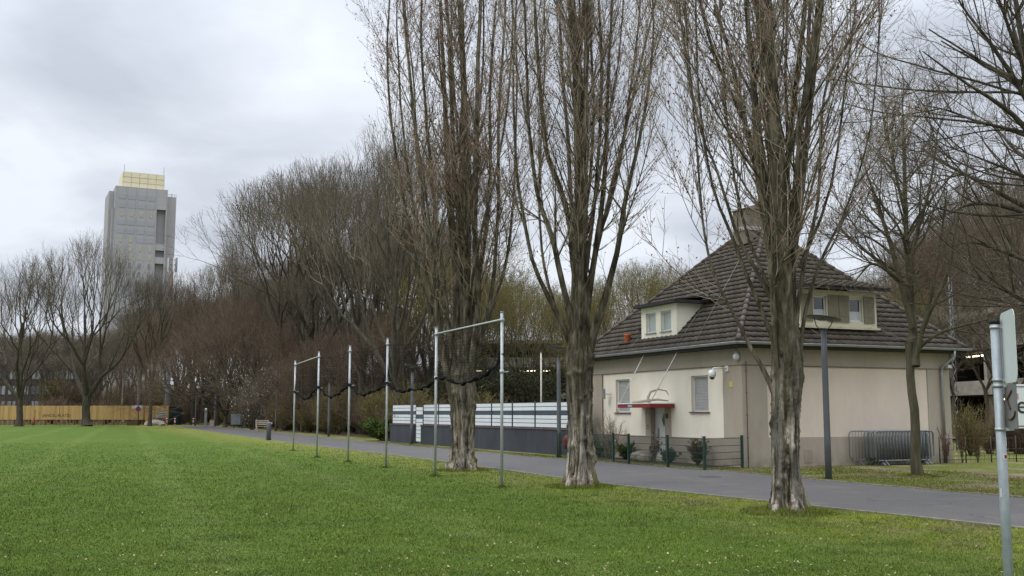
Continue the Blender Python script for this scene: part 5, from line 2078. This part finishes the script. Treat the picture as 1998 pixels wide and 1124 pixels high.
ANTHL = simple('grey lamp paint', (.115, .12, .128), (.085, .09, .097), 2, .5, .4)
lamp = make_lamp()
ll = [((1617, 935), 'grey lamp post on the verge in front of the end wall of the house'), ((1091, 893), 'grey lamp post between the white fence and the middle poplar'),
      ((803, 868), 'grey lamp post before the left end of the white fence'), ((641, 852), 'grey lamp post on the path seen just right of the second net pole'),
      ((538, 841.5), 'slim grey lamp post just right of the short dark pillar'), ((472, 836), 'slim distant lamp post with the litter bin on it'),
      ((419, 832.3), 'slim distant lamp post between the white block and the litter bin'), ((381, 831), 'farthest lamp post by the striped bollards')]
for i, (q, lb) in enumerate(ll):
    p_ = G(*q)
    if i == 0:
        lamp.location = tuple(p_)
        lamp['label'] = lb
        lamp.rotation_euler = (0, 0, .2)
    else:
        dup(lamp, tuple(p_), .2 + i * .3, lb)
# litter bin on the lamp
p_ = G(463, 835)
o = thing('litter_bin', 'grey rectangular litter bin beside a distant lamp post', 'bin', (p_[0], p_[1], 0))
MB().box(-.7, .4, -.2, .2, .35, 1.55).build('bin_body', simple('blue grey sheet', (.20, .23, .26), None, 2, .5), o, bevel=.03)
MB().tube([(-.4, 0, 0), (-.4, 0, .35)], .05).tube([(.2, 0, 0), (.2, 0, .35)], .05).build('bin_post', ANTH, o)
# short dark pillar on the lawn edge
p_ = G(524, 859)
o = thing('bollard', 'short thick dark grey pillar at the lawn edge of the path', 'bollard', tuple(p_))
MB().lathe([(.145, -.02), (.145, 1.05), (.13, 1.10), (.05, 1.13)], 18).build('bollard_body', ANTHL, o)
MB().box(.02, .2, -.05, .05, .98, 1.08).build('tag_box', simple('light grey box', (.45, .45, .44), None, 3), o, bevel=.02)
# pale bench
p_ = G(512, 842)
WOODB = simple('pale bench wood', (.52, .45, .36), (.36, .30, .23), 6)
o = thing('bench', 'small pale wooden bench beside the path behind the dark pillar', 'bench', tuple(p_), .35)
mb = MB()
for k in range(4):
    mb.box(-.6, .6, -.3 + k * .15, -.18 + k * .15, .43, .47)
mb.build('seat', WOODB, o)
mb = MB()
for k in range(3):
    mb.box(-.6, .6, .32, .35, .58 + k * .16, .70 + k * .16)
mb.build('backrest', WOODB, o)
for x in (-.52, .52):
    MB().box(x - .05, x + .05, -.28, -.2, 0, .43).build('leg', WOODB, o)
    MB().box(x - .05, x + .05, .25, .32, 0, 1.05).build('leg', WOODB, o)
# striped posts
REDW = NT('red and white stripes', .6, .3)
z = REDW.xyz()[2]
st = REDW.math('GREATER_THAN', REDW.math('FRACT', REDW.math('MULTIPLY', z, 2.2)), .5)
RW = REDW.color(REDW.mix(st, (.70, .68, .66, 1), (.45, .03, .03, 1)))
for px, lb in (((325, 831.2), 'red and white striped bollard left of the path end'), ((341, 831.5), 'red and white striped bollard before the dark green container'), ((377, 831), 'red and white striped bollard beside the farthest lamp post')):
    p_ = G(*px)
    o = thing('striped_bollard', lb, 'bollard', tuple(p_), 0, 'red and white striped bollards')
    MB().lathe([(.09, 0), (.09, .95), (.06, 1.0)], 12).build('post', RW, o)
p_ = G(401, 831.5)
o = thing('marker_post', 'grey post with a white top between two distant lamp posts', 'post', tuple(p_))
MB().box(-.16, .16, -.12, .12, 0, 2.0).build('post', simple('weathered grey post', (.22, .22, .21), None, 2), o)
MB().lathe([(.14, 2.0), (.16, 2.1), (.1, 2.25)], 10).build('post_cap', WHITEP, o)
p_ = G(414, 832.5)
o = thing('marker_block', 'squat whitish block with a reddish top by the path', 'block', tuple(p_))
MB().box(-.28, .28, -.2, .2, 0, .75).build('block', STONE, o, bevel=.04)
MB().box(-.25, .1, -.22, .18, .752, .9).build('block_cap', simple('faded red paint', (.30, .10, .08), None, 3), o)

# ================================================================== BOARD FENCE AND WHAT STANDS BY IT
FY = 146.0


def xat(px):
    return atY(px, 805, FY)[0]


BW = NT('larch boards', .85, .2)
tx = BW.n.new('ShaderNodeTexWhiteNoise')
tx.noise_dimensions = '1D'
BW.l.new(BW.math('FLOOR', BW.math('MULTIPLY', BW.xyz()[0], 3.6)), tx.inputs['W'])
gr = BW.noise(2.0, BW.coords((3, 1, .4)), 5, .6)
c = BW.mix(tx.outputs['Value'], (.38, .235, .09, 1), (.50, .335, .145, 1))
LARCH = BW.color(BW.mix(BW.ramp(gr, (.5, 0.), (.75, .35)), c, (.20, .12, .05, 1)))
RAW = simple('rough slats', (.22, .135, .06), (.10, .06, .03), 4, .9, stretch=(3, 1, .3))
x0, x1 = xat(-40), xat(329)
cuts = [x0, xat(0), xat(60), xat(116), xat(172), xat(235), xat(283), x1]
fl = ['leftmost board fence section at the picture edge', 'board fence section left of the plain painted words', 'board fence section with the dark painted words', 'board fence section left of the thickest forked tree',
      'board fence section right of the thickest forked tree', 'board fence section with the white banner', 'last board fence section with the notice board']
for k in range(7):
    a, b = cuts[k] + .02, cuts[k + 1] - .02
    o = thing('board_fence', fl[k], 'fence', (a, FY, 0), 0, 'sections of the tall wooden board fence')
    mb = MB()
    n = int((b - a) / .28)
    zb = .72 if k < 6 else .05
    for j in range(n):
        u0 = (b - a) * j / n
        u1 = (b - a) * (j + 1) / n
        mb.box(u0 + .006, u1 - .006, -.012 * (j % 2), .03, zb, 2.62 + .02 * ((j * 7) % 3))
    mb.build('boards', LARCH, o)
    mb = MB()
    mb.box(0, b - a, .035, .10, .75, .9).box(0, b - a, .035, .10, 2.2, 2.32)
    mb.build('rails', RAW, o)
    if k < 6:
        mb = MB()
        n = int((b - a) / .42)
        for j in range(n):
            u0 = (b - a) * j / n + .1 * math.sin(j * 2.1)
            mb.box(u0, u0 + .24 + .1 * math.sin(j * 5), .04, .07, 0, .70)
        mb.build('lower_slats', RAW, o)
    if k == 2:
        text_part('painted_words', '(ANCEL-PLATZ)', .56, simple('dark brown paint', (.07, .04, .02), None, 3), o, (1.6, -.02, 1.12), (math.pi / 2, 0, 0))
    if k == 5:
        p0, p1 = xat(257) - a, xat(278) - a
        MB().box(p0, p1, -.06, -.03, 2.28, 2.66).build('banner', WHITEP, o)
    if k == 6:
        p0, p1 = xat(305.5) - a, xat(324) - a
        nbm = simple('pale notice board', (.42, .40, .33), (.36, .34, .28), 2)
        s_ = MB().box(p0, p1, -.05, -.02, .98, 1.95).build('notice_board', nbm, o)
        DKT = simple('dark lettering', (.08, .075, .06), None, 4)
        mb = MB()
        rr2 = random.Random(4)
        for (lx0, lx1, z_, h_) in ((.28, .95, 1.50, .13), (.28, .93, 1.17, .13), (.10, .9, 1.82, .08)):
            u = lx0
            while u < lx1:
                wv_ = rr2.uniform(.035, .06)
                mb.box(p0 + u * (p1 - p0), p0 + (u + wv_ * .7) * (p1 - p0), -.056, -.052, z_, z_ + h_)
                u += wv_
        mb.build('printed_lines', DKT, s_)
        MB().prism([(p0 + .10, -.056, 1.62), (p0 + .3, -.056, 1.62), (p0 + .28, -.056, 1.42), (p0 + .2, -.056, 1.34), (p0 + .12, -.056, 1.42)], (0, .004, 0)).build('emblem', simple('red emblem', (.20, .05, .03), None, 3), s_)
OR = simple('orange post', (.42, .14, .04), None, 3)
for px, hh, lb in ((65, 1.0, 'short orange stake before the board fence left of the painted words'), (68.5, 2.1, 'thin rust-brown pole before the board fence left of the painted words'), (281, 2.5, 'thin rust-brown pole right of the white banner')):
    p_ = atY(px, 805, 144)
    o = thing('stake', lb, 'stake', (p_[0], p_[1], 0), 0, 'thin stakes before the board fence')
    MB().tube([(0, 0, 0), (0, 0, hh)], .055 if hh > 1 else .13, 8).build('shaft', OR if hh <= 1 else simple('rusty steel', (.18, .06, .03), None, 3), o)
p_ = atY(270, 805, 139)
o = thing('traffic_sign', 'round red and blue no-stopping sign on a dark pole before the board fence', 'sign', (p_[0], p_[1], 0))
MB().tube([(0, 0, 0), (0, 0, 4.6)], .07, 8).build('pole', ANTH, o)
MB().tube([(0, -.08, 2.15), (0, -.11, 2.15)], .34, 20).build('sign_plate', simple('red sign face', (.38, .012, .03), None, 3, .4), o)
MB().tube([(0, -.115, 2.15), (0, -.12, 2.15)], .25, 20).build('blue_disc', simple('blue sign face', (.03, .035, .18), None, 3, .4), o)
MB().box(-.55, .55, -.06, .06, 4.5, 4.58).build('top_plate', ANTH, o)
MB().prism([(-.20, -.122, 1.99), (-.15, -.122, 1.94), (.20, -.122, 2.31), (.15, -.122, 2.36)], (0, -.004, 0)).build('red_bar', REDP, o)
p_ = atY(303, 805, 141)
mb = MB().lathe([(.3, -.05), (1.5, 0), (1.45, .25), (1.0, .5), (.5, .68), (.1, .72)], 18)
o = mb.build('stone_heap', STONE, loc=(p_[0], p_[1], 0), label='low heap of pale rubble at the right end of the board fence', cat='rubble heap')
rv = np.random.default_rng(8)
for v_ in o.data.vertices:
    v_.co += Vector(rv.normal(0, .09, 3))
p_ = atY(261, 805, 141)
o = thing('crate', 'low dark brown box standing before the board fence below the banner', 'box', (p_[0], p_[1], 0))
MB().box(-.75, .75, -.3, .3, 0, .55).build('crate_body', simple('brown crate wood', (.12, .075, .035), None, 4), o, bevel=.02)
MB().box(-.78, .78, -.33, .33, .552, .62).build('lid', simple('crate lid', (.15, .10, .05), None, 4), o)
p_ = atY(338, 805, 148)
o = thing('container', 'dark green cabinet beside the end of the board fence', 'container', (p_[0], p_[1], 0))
DG = simple('dark green paint', (.008, .028, .022), (.005, .018, .015), 2, .5)
MB().box(-.9, .75, 0, 1.6, 0, 2.45).build('container_body', DG, o, bevel=.04)
mb = MB()
for k in range(6):
    mb.box(-.8 + k * .26, -.76 + k * .26, -.02, -.002, .15, 2.3)
mb.build('ribs', DG, o)
MB().box(-.95, .8, -.05, 1.65, 2.452, 2.52).build('lid', BLACK, o)
o = place_shrub(SB, 'brush_pile', 'low dark brush heap beneath the dark green cabinet', (p_[0] - .8, p_[1] - 2.5, 0), (.7, .5, .3), 0, cat='brush pile')
# building behind the thicket, far left
BD = simple('dark brown facade', (.055, .045, .038), (.04, .033, .028), 1.5)
PW = simple('pale blind', (.30, .31, .31), (.12, .13, .14), 2.0, .6)
xb0, yb = atY(-60, 805, 236)[0], 236
xb1 = atY(150, 805, 236)[0]
bl = thing('school_building', 'long dark building with rows of pale windows behind the thicket', 'building', (xb0, yb, 0))
MB().box(0, xb1 - xb0, 0, 14, 0, 15.2).build('wall', BD, bl)
mb = MB().box(-.4, xb1 - xb0 + .4, -.4, 14.4, 15.2, 15.7)
mb.build('roof', simple('grey roof edge', (.2, .2, .2), None, 2), bl)
for fl_ in range(4):
    z_ = 2.3 + fl_ * 3.4
    for k in range(9):
        xx = .8 + k * (xb1 - xb0 - 1) / 9
        wv_ = (xb1 - xb0) / 9 * .72
        o = MB().box(xx, xx + wv_, -.12, -.002, z_, z_ + 1.9).build('window', PW if (k * 3 + fl_) % 4 else GLASS, bl)
        MB().box(xx + wv_ / 2 - .08, xx + wv_ / 2 + .08, -.16, -.121, z_, z_ + 1.9).build('mullion', BD, o)

# ================================================================== TOWER
TY = 420
tl = atY(206, 805, TY)
ta = math.radians(26)
tw = thing('tower_block', 'tall grey tower block wrapped in scaffold netting with a cream top', 'tower block', (tl[0], tl[1], 0), ta)


def mat_net(name, c):
    m = NT(name, .9, .1)
    x = m.xyz()
    f = m.noise(.12, m.coords((1, 1, .5)), 4, .6)
    base = m.ramp(f, (.3, tuple(q * .92 for q in c) + (1,)), (.7, c + (1,)))
    ln = m.math('LESS_THAN', m.math('FRACT', m.math('MULTIPLY', x[2], .333)), .07)
    base = m.mix(m.math('MULTIPLY', ln, .35), base, tuple(q * .8 for q in c) + (1,))
    return m.color(base)


NETG = mat_net('grey scaffold netting', (.36, .35, .355))
NETD = mat_net('darker netted recess', (.33, .32, .325))
NETB = mat_net('bluish netted window', (.315, .325, .35))
NETW = simple('netted pale panel', (.50, .50, .47), None, .5)
NETY = simple('netted cream panel', (.44, .40, .33), None, .5)
CRM = simple('cream cladding', (.70, .63, .44), (.64, .575, .40), .4)
TW_, TD, THt = 20.4, 24.0, atY(209, 362, TY)[2]
Hm = THt
rx0, rx1 = 16.3, 19.8     # balcony recess
mb = MB()
mb.box(0, rx0, 0, TD, 0, Hm)
mb.box(rx1, TW_, 0, TD, 0, Hm)
mb.box(rx0, rx1, 2.2, TD, 0, Hm)
mb.box(rx0, rx1, 0, 2.19, Hm - 8.5, Hm)
mb.build('tower_body', NETG, tw)
MB().box(rx0 + .01, rx1 - .01, 2.1, 2.19, 0, Hm - 8.6).build('balcony_recess', NETD, tw)
for k, z_ in enumerate([Hm - 25.5, Hm - 31.0, Hm - 53.5, Hm - 59.0, Hm - 75]):
    MB().box(rx0 + .01, rx1 - .01, .15, 2.09, z_, z_ + 2.6).build('balcony', NETG, tw)
MB().box(TW_ + .02, TW_ + 3.9, 3.0, TD, 0, Hm - 2.2).build('side_wing', NETG, tw)
mb = MB()
mb.box(-2.0, -.01, 5, TD - 1, 0, Hm - 1.4)
mb.build('side_wing', NETG, tw)
MB().box(-.9, -.011, 1.2, 4.8, 0, Hm - 9).build('balcony_recess', NETD, tw)
MB().box(2.8, 2.8 + 16.3, 2, 18, Hm + .01, Hm + 6.6).build('roof_block', CRM, tw)
mb = MB()
for k in range(6):
    mb.box(2.8 + k * 3.25 - .05, 2.8 + k * 3.25 + .05, 1.93, 1.99, Hm + .1, Hm + 6.5)
for z_ in (2.3, 4.5):
    mb.box(2.8, 19.1, 1.93, 1.985, Hm + z_ - .05, Hm + z_ + .05)
mb.build('cladding_joints', simple('cladding joint', (.45, .38, .22), None, 1), tw)
cols = [1.2, 5.0, 8.8, 12.6]
for fl_ in range(20):
    z_ = Hm - 5.2 - fl_ * 3.55
    for k, xx in enumerate(cols):
        small = fl_ in (2, 5, 6, 7, 8, 9) and not (fl_ == 5 and k > 1)
        if small:
            MB().box(xx + 1.0, xx + 1.0 + 1.05, -.12, -.004, z_, z_ + 2.2).build('window', NETY if fl_ < 8 else PW, tw)
        else:
            MB().box(xx, xx + 2.9, -.10, -.004, z_, z_ + 1.9).build('window', NETB, tw)
for xx in (0.1, 4.3, 8.1, 11.9, 15.9, 20.1):
    MB().box(xx, xx + .22, -.16, -.121, 20, Hm).build('scaffold_seam', simple('pale seam', (.42, .41, .41), None, .5), tw)
mb = MB()
for x, y, h in ((3.2, 2.4, 3.0), (18.8, 2.4, 3.4), (22.5, 4, 1.8)):
    mb.tube([(x, y, Hm + (6.6 if x < 21 else -2.2)), (x, y, Hm + (6.6 if x < 21 else -2.2) + h)], .07, 5)
mb.build('roof_aerial', ANTH, tw)
mb = MB()
for k in range(6):
    mb.tube([(TW_ + .3 + k * .7, 3.2, Hm - 2.2), (TW_ + .3 + k * .7, 3.2, Hm - 1.1)], .05, 4)
mb.tube([(TW_ + .2, 3.2, Hm - 1.1), (TW_ + 3.9, 3.2, Hm - 1.1)], .05, 4)
mb.build('roof_railing', ANTH, tw)
# antenna mast
p_ = atY(325.5, 805, 163)
o = thing('antenna_mast', 'tall slim mast with panel antennas in front of the tower', 'mast', (p_[0], p_[1], 0))
zt = atY(333, 502, 163)[2]
MB().tube([(0, 0, 0), (0, 0, 10)], [.42, .34], 14).build('lower_tube', simple('pale concrete tube', (.30, .31, .31), (.22, .23, .23), 2), o)
MB().tube([(0, 0, 10), (0, 0, zt - .2)], [.20, .14], 10).build('upper_tube', simple('red brown tube', (.22, .12, .10), None, 2), o)
for k in range(6):
    an = k * math.pi / 3
    x, y = .62 * math.cos(an), .62 * math.sin(an)
    MB().box(x - .14, x + .14, y - .07, y + .07, zt - 2.3, zt - .1, an).build('panel_antenna', WHITEP if k % 2 else simple('grey antenna', (.3, .31, .32), None, 2), o)
mb = MB()
for k in range(6):
    an = k * math.pi / 3
    for z_ in (zt - 2.0, zt - 1.2, zt - .4):
        mb.tube([(0, 0, z_), (.6 * math.cos(an), .6 * math.sin(an), z_)], .035, 4)
mb.tube([(0, 0, zt - 3), (0, 0, zt)], .09, 6)
mb.build('antenna_frame', BLACK, o)

# ================================================================== RIGHT SIDE: PARKING DECK
CONC = simple('pale concrete parapet', (.33, .30, .25), (.20, .18, .145), 1.2, .9, stretch=(1, 1, 2))
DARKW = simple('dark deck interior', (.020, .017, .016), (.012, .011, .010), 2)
LIT_ = bpy.data.materials.new('strip light')
LIT_.use_nodes = True
LIT_.node_tree.nodes['Principled BSDF'].inputs['Emission Color'].default_value = (1, .86, .6, 1)
LIT_.node_tree.nodes['Principled BSDF'].inputs['Emission Strength'].default_value = 3.5
RED2 = simple('dark red car paint', (.14, .012, .014), (.08, .01, .01), 2, .3, .5)


def deck(name, label, loc, rz, L_, lights, nst=3, z0=.1, depth=14):
    o = thing(name, label, 'parking deck', loc, rz)
    for k in range(nst):
        z = z0 + k * 2.62
        MB().box(0, L_, 0, .2, z, z + .82).build('parapet', CONC, o)
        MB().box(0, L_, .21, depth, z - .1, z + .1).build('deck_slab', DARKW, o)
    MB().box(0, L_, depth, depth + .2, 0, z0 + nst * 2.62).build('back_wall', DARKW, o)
    MB().box(-.1, L_, -.1, depth, z0 + nst * 2.62 - .65, z0 + nst * 2.62 - .35).build('top_slab', CONC, o) if nst > 2 else None
    for j in range(int(L_ / 5) + 1):
        MB().box(j * 5, j * 5 + .35, .22, .6, 0, z0 + (nst - 1) * 2.62 - .1).build('column', CONC, o)
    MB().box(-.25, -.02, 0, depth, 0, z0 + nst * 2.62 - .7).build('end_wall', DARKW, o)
    for (u, k, l) in lights:
        z = z0 + (k + 1) * 2.62 - .22
        MB().box(u, u + l, .9, 1.1, z - .08, z).build('strip_light', LIT_, o)
    return o


a = atY(1998, 805, 56.5)
b = atY(1840, 805, 66)
dv = a - b
dk = deck('parking_deck', 'open multi-storey parking deck with pale parapets right of the house', (b[0], b[1], 0), math.atan2(dv[1], dv[0]), 36, [(1.5, 1, 2.5), (4.5, 0, 3), (9, 1, 3), (11, 0, 2), (15, 1, 3), (3, 1, .8)])
dk2 = deck('parking_deck', 'low parking deck with strip lights seen between the yews', (-5.5, 88, 0), -.05, 30, [(3.2, 0, .8), (1.6, 1, 2), (4.2, 0, 1.4), (6.0, 1, 1.6), (9, 0, .6), (11.2, 0, 1.5), (13.5, 1, 1.2), (15.8, 0, .8), (8, 1, .7)], 3, -.1)
dk2.location.z = .3


def car(loc, rz, mat, label):
    o = thing('parked_car', label, 'car', loc, rz, 'cars inside the parking deck')
    pr = [(-2.1, .35), (-2.15, .8), (-1.6, .95), (-1.05, 1.42), (.7, 1.45), (1.3, .98), (2.0, .85), (2.15, .4)]
    MB().prism([(x, -.85, z) for x, z in pr], (0, 1.7, 0)).build('body', mat, o, bevel=.06)
    mb = MB()
    mb.prism([(-1.45, -.86, .98), (-1.0, -.86, 1.36), (.65, -.86, 1.38), (1.1, -.86, 1.0)], (0, .005, 0))
    mb.prism([(-1.45, .86, .98), (-1.0, .86, 1.36), (.65, .86, 1.38), (1.1, .86, 1.0)], (0, .005, 0))
    mb.build('side_window', GLASS, o)
    for x in (-1.35, 1.3):
        for y in (-.9, .72):
            MB().tube([(x, y, .33), (x, y + .18, .33)], .33, 14).build('wheel', BLACK, o)
    for y in (-.7, .5):
        MB().box(-2.17, -2.14, y, y + .25, .68, .82).build('tail_light', RED2, o)


bb = Vector((b[0], b[1], 0))
dd = Vector((dv[0], dv[1], 0)).normalized()
nn_ = Vector((-dd.y, dd.x, 0))
for u, z, mt, lb in ((3.2, .2, RED2, 'dark red car on the lowest parking deck level'), (6.6, 2.83, REDP, 'red car on the middle parking deck level'), (10, .2, ANTH, 'grey car on the lowest parking deck level')):
    q = bb + dd * u + nn_ * 4.2
    car((q.x, q.y, z), math.atan2(dd.y, dd.x) + math.pi / 2, mt, lb)
p_ = atY(1865, 805, 47)
o = thing('lattice_mast', 'thin grey lattice pole rising in front of the parking deck', 'mast', (p_[0], p_[1], 0))
zt = atY(1865, 540, 47)[2]
mb = MB()
for s1, s2 in ((-1, -1), (1, -1), (0, 1)):
    mb.tube([(s1 * .07, s2 * .06, 0), (s1 * .07, s2 * .06, zt)], .012, 5)
mb.build('rails', ANTHL, o)
mb = MB()
for k in range(int(zt / .3)):
    s = 1 if k % 2 else -1
    mb.tube([(-.07 * s, -.06, k * .3), (.07 * s, -.06, k * .3 + .3)], .010, 4)
mb.build('lattice', ZINC, o)

# low trellis fence from the house corner to the right
p0 = np.array(loc_h(7.7, -.35))
for k in range(12):
    q = p0 + (bv * .97 - av * .05) * 1.15 * k
    o = thing('trellis_fence', 'rusty creeper-covered trellis panel at the right-hand house corner' if k == 0 else 'thin rusty wire fence panel on the verge right of the house', 'fence', tuple(q), TH - .05, 'rusty fence panels right of the house')
    RU = simple('rusty wire', (.10, .065, .045), (.05, .035, .025), 6) if k == 0 else RU
    mb = MB().tube([(0, 0, 0), (0, 0, .9)], .022, 6)
    mb.build('post', RU, o)
    mb = MB()
    for j in range(1, 6):
        mb.tube([(j * .2, 0, .04), (j * .2, 0, .82)], .006, 4)
    for z_ in (.12, .45, .82):
        mb.tube([(0, 0, z_), (1.12, 0, z_)], .008, 4)
    mb.build('wires', RU, o)
IV = shrub_mesh(81, .8, .5, 260, 12, M['lime_bark'], M['red_twig'], .006, (REDB, .05), 350)
for k in range(3):
    q = loc_h(7.9 + .7 * k, -.45)
    place_shrub(IV, 'creeper', ('dry reddish creeper on the trellis left of the house corner', 'dry reddish creeper on the trellis beneath the downpipe', 'dry reddish creeper just beyond the house corner')[k], q, (.55, .3, 1.25), k, 'dry creepers on the trellis', 'plant')


# ------------------------------------------------------------------ stacked crowd barriers
def barrier_meshes():
    f_ = MB()
    W_, H_ = 2.5, 1.1
    rr = .12
    pts = [(rr, 0, .16), (0, 0, .16 + rr), (0, 0, H_ - rr), (.035, 0, H_ - .035), (rr, 0, H_), (W_ - rr, 0, H_), (W_ - .035, 0, H_ - .035), (W_, 0, H_ - rr), (W_, 0, .16 + rr), (W_ - rr, 0, .16)]
    f_.tube(pts + [pts[0]], .019, 8)
    b_ = MB()
    n = 19
    for k in range(1, n):
        b_.tube([(W_ * k / n, 0, .16), (W_ * k / n, 0, H_)], .008, 5)
    ft = []
    for x in (.35, W_ - .35):
        q = MB().tube([(x, -.26, .0), (x, -.2, .05), (x, -.05, .17), (x, .05, .17), (x, .2, .05), (x, .26, .0)], .016, 6)
        ft.append(q)
    return f_, b_, ft


bp = HC + bv * 4.55 - av * .75
fm, bm_, ft = barrier_meshes()
first = thing('crowd_barrier', 'frontmost galvanised crowd barrier of the stack against the end wall', 'crowd barrier', (0, 0, 0), TH, 'galvanised crowd barriers stacked by the wall')
BG_ = simple('dull galvanised barrier', (.22, .24, .25), (.13, .145, .15), 9, .5, .4, .4)
fm.build('frame', BG_, first)
bm_.build('bars', BG_, first)
for q in ft:
    q.build('foot', BG_, first)
first.location = tuple(bp)
for k in range(1, 9):
    off_ = av * .062 * k + bv * (.05 * math.sin(k * 2.4))
    if k == 8:
        off_ = av * .62 - bv * .50
    dup(first, tuple(bp + off_), TH + .015 * math.sin(k * 3.1), 'rearmost crowd barrier sticking out on the left of the stack' if k == 8 else 'galvanised crowd barrier inside the tight stack against the end wall')

# ================================================================== NEAR SIGN POST
sp = np.array([2.945, 6.39, 0])
o = thing('sign_post', 'grey steel sign post with edge-on signs at the right edge', 'sign post', tuple(sp))
STEEL = NT('dull galvanised post', .5, .4, .3)
f = STEEL.noise(14, STEEL.coords((1, 1, .5)), 5, .7)
SP = STEEL.color(STEEL.ramp(f, (.3, (.20, .225, .24, 1)), (.7, (.33, .36, .375, 1))))
MB().tube([(0, 0, -.05), (0, 0, 2.235)], .028, 20).build('post', SP, o)
MB().tube([(0, 0, 2.235), (0, 0, 2.265)], .030, 20).build('post_cap', BLACK, o)
mb = MB()
for z_ in (2.215, 1.895, 1.86, 1.60):
    mb.tube([(0, 0, z_ - .009), (0, 0, z_ + .009)], .032, 20)
    mb.box(.0, .075, -.012, .012, z_ - .008, z_ + .008, -.5, (0, 0))
mb.build('clamp', ZINC, o)
SIGNB = simple('pale sign back', (.52, .56, .55), (.46, .50, .49), 1.2, .45, .4)
# upper sign: tall plate seen from behind at a slant
ang = math.radians(-104)
u_ = Vector((math.cos(ang), math.sin(ang), 0))
st_ = Vector((.045, .03, 0))
pts = []
w_, za, zb, rc = .40, 1.875, 2.30, .06
for cx_, cz_, a0 in ((w_ - rc, zb - rc, 0), (rc, zb - rc, 90), (rc, za + rc, 180), (w_ - rc, za + rc, 270)):
    for k in range(5):
        an = math.radians(a0 + 90 * k / 4)
        pts.append((cx_ + rc * math.cos(an), cz_ + rc * math.sin(an)))
nrm = Vector((-u_.y, u_.x, 0))
MB().prism([tuple(st_ + u_ * x + Vector((0, 0, z))) for x, z in pts], tuple(nrm * .003)).build('upper_sign', SIGNB, o)
u2 = Vector((math.cos(math.radians(-103)), math.sin(math.radians(-103)), 0))
lo = MB()
P0_ = Vector((.045, .02, 0))
lo.prism([tuple(P0_ + u2 * x + Vector((0, 0, z))) for x, z in ((0, 1.605), (.30, 1.605), (.30, 1.865), (0, 1.865))], tuple(Vector((-u2.y, u2.x, 0)) * .003))
lo = lo.build('lower_sign', simple('grimy sign back', (.17, .17, .165), (.12, .12, .115), 3, .5), o)
RUST = simple('rust brown scrawl', (.13, .055, .04), None, 5)
n2 = Vector((u2.y, -u2.x, 0)) * .004
mb = MB()
mb.tube([tuple(P0_ + u2 * x + n2 + Vector((0, 0, z))) for x, z in ((.2, 1.83), (.08, 1.78), (.15, 1.72))], .006, 5)
mb.tube([tuple(P0_ + u2 * x + n2 + Vector((0, 0, z))) for x, z in ((.1, 1.66), (.16, 1.66), (.24, 1.68), (.26, 1.71))], .006, 5)
mb.build('scrawl', RUST, lo)
# stickers
WH2 = simple('white sticker', (.62, .60, .60), None, 8, .5)
RD2 = simple('red sticker print', (.45, .05, .05), None, 8, .5)
BK2 = simple('black sticker print', (.03, .03, .03), None, 8, .5)


def sticker(z_, h, wv, ang0, mat, name, r_=.0290):
    mb = MB()
    n = 6
    for k in range(n):
        a0 = ang0 + wv / r_ * (k / n - .5)
        a1 = ang0 + wv / r_ * ((k + 1) / n - .5)
        mb.poly([(r_ * math.cos(a0), r_ * math.sin(a0), z_), (r_ * math.cos(a1), r_ * math.sin(a1), z_), (r_ * math.cos(a1), r_ * math.sin(a1), z_ + h), (r_ * math.cos(a0), r_ * math.sin(a0), z_ + h)], True)
    return mb.build(name, mat, o)


sticker(1.42, .035, .035, -1.2, WH2, 'sticker')
sticker(1.427, .022, .020, -1.2, RD2, 'sticker_print', .0297)
sticker(1.432, .010, .012, -1.2, BK2, 'sticker_print', .0301)
sticker(1.50, .055, .018, -.75, WH2, 'sticker')
sticker(1.20, .05, .010, -2.6, WH2, 'sticker')
# white sign with black border beyond it
SY = 7.6
s0 = atY(1983, 750, SY)
s1 = atY(1983, 836, SY)
tw_ = s0[2] - s1[2]
o = thing('name_sign', 'white black-bordered sign cut off by the right edge, letters er visible', 'sign', (s1[0], SY, 0))
wsg = .62
MB().box(0, wsg, 0, .02, s1[2], s0[2]).build('sign_plate', simple('white sign enamel', (.62, .64, .62), (.56, .58, .56), 1, .4, .4), o, bevel=.002)
mb = MB()
bt = .006
zi0, zi1 = s1[2] + .014, s0[2] - .014
mb.box(.002, wsg - .012, -.002, -.0005, zi1 - bt, zi1)
mb.box(.002, wsg - .012, -.002, -.0005, zi0, zi0 + bt)
mb.box(wsg - .012, wsg - .006, -.002, -.0005, zi0, zi1)
mb.build('sign_border', BK2, o)
xh = 24 / FPX * SY
text_part('lettering', 'er', xh / .50, BK2, o, (.006, -.001, atY(1990, 806, SY)[2]), (math.pi / 2, 0, 0))
MB().box(.002, .028, -.002, -.0006, s0[2] - .105, s0[2] - .065).build('sticker', simple('pink sticker', (.55, .22, .22), None, 8), o)
MB().tube([(.45, .05, -.02), (.45, .05, s0[2] + .05)], .03, 12).build('sign_pole', SP, o)

# manhole cover in the path
p_ = G(1385, 931)
mb = MB().lathe([(.30, .011), (.30, .016), (.27, .0165)], 24)
mb.build('manhole_cover', simple('worn iron', (.06, .055, .055), None, 20), loc=(p_[0], p_[1], 0), label='round iron manhole cover in the asphalt path', cat='manhole cover')
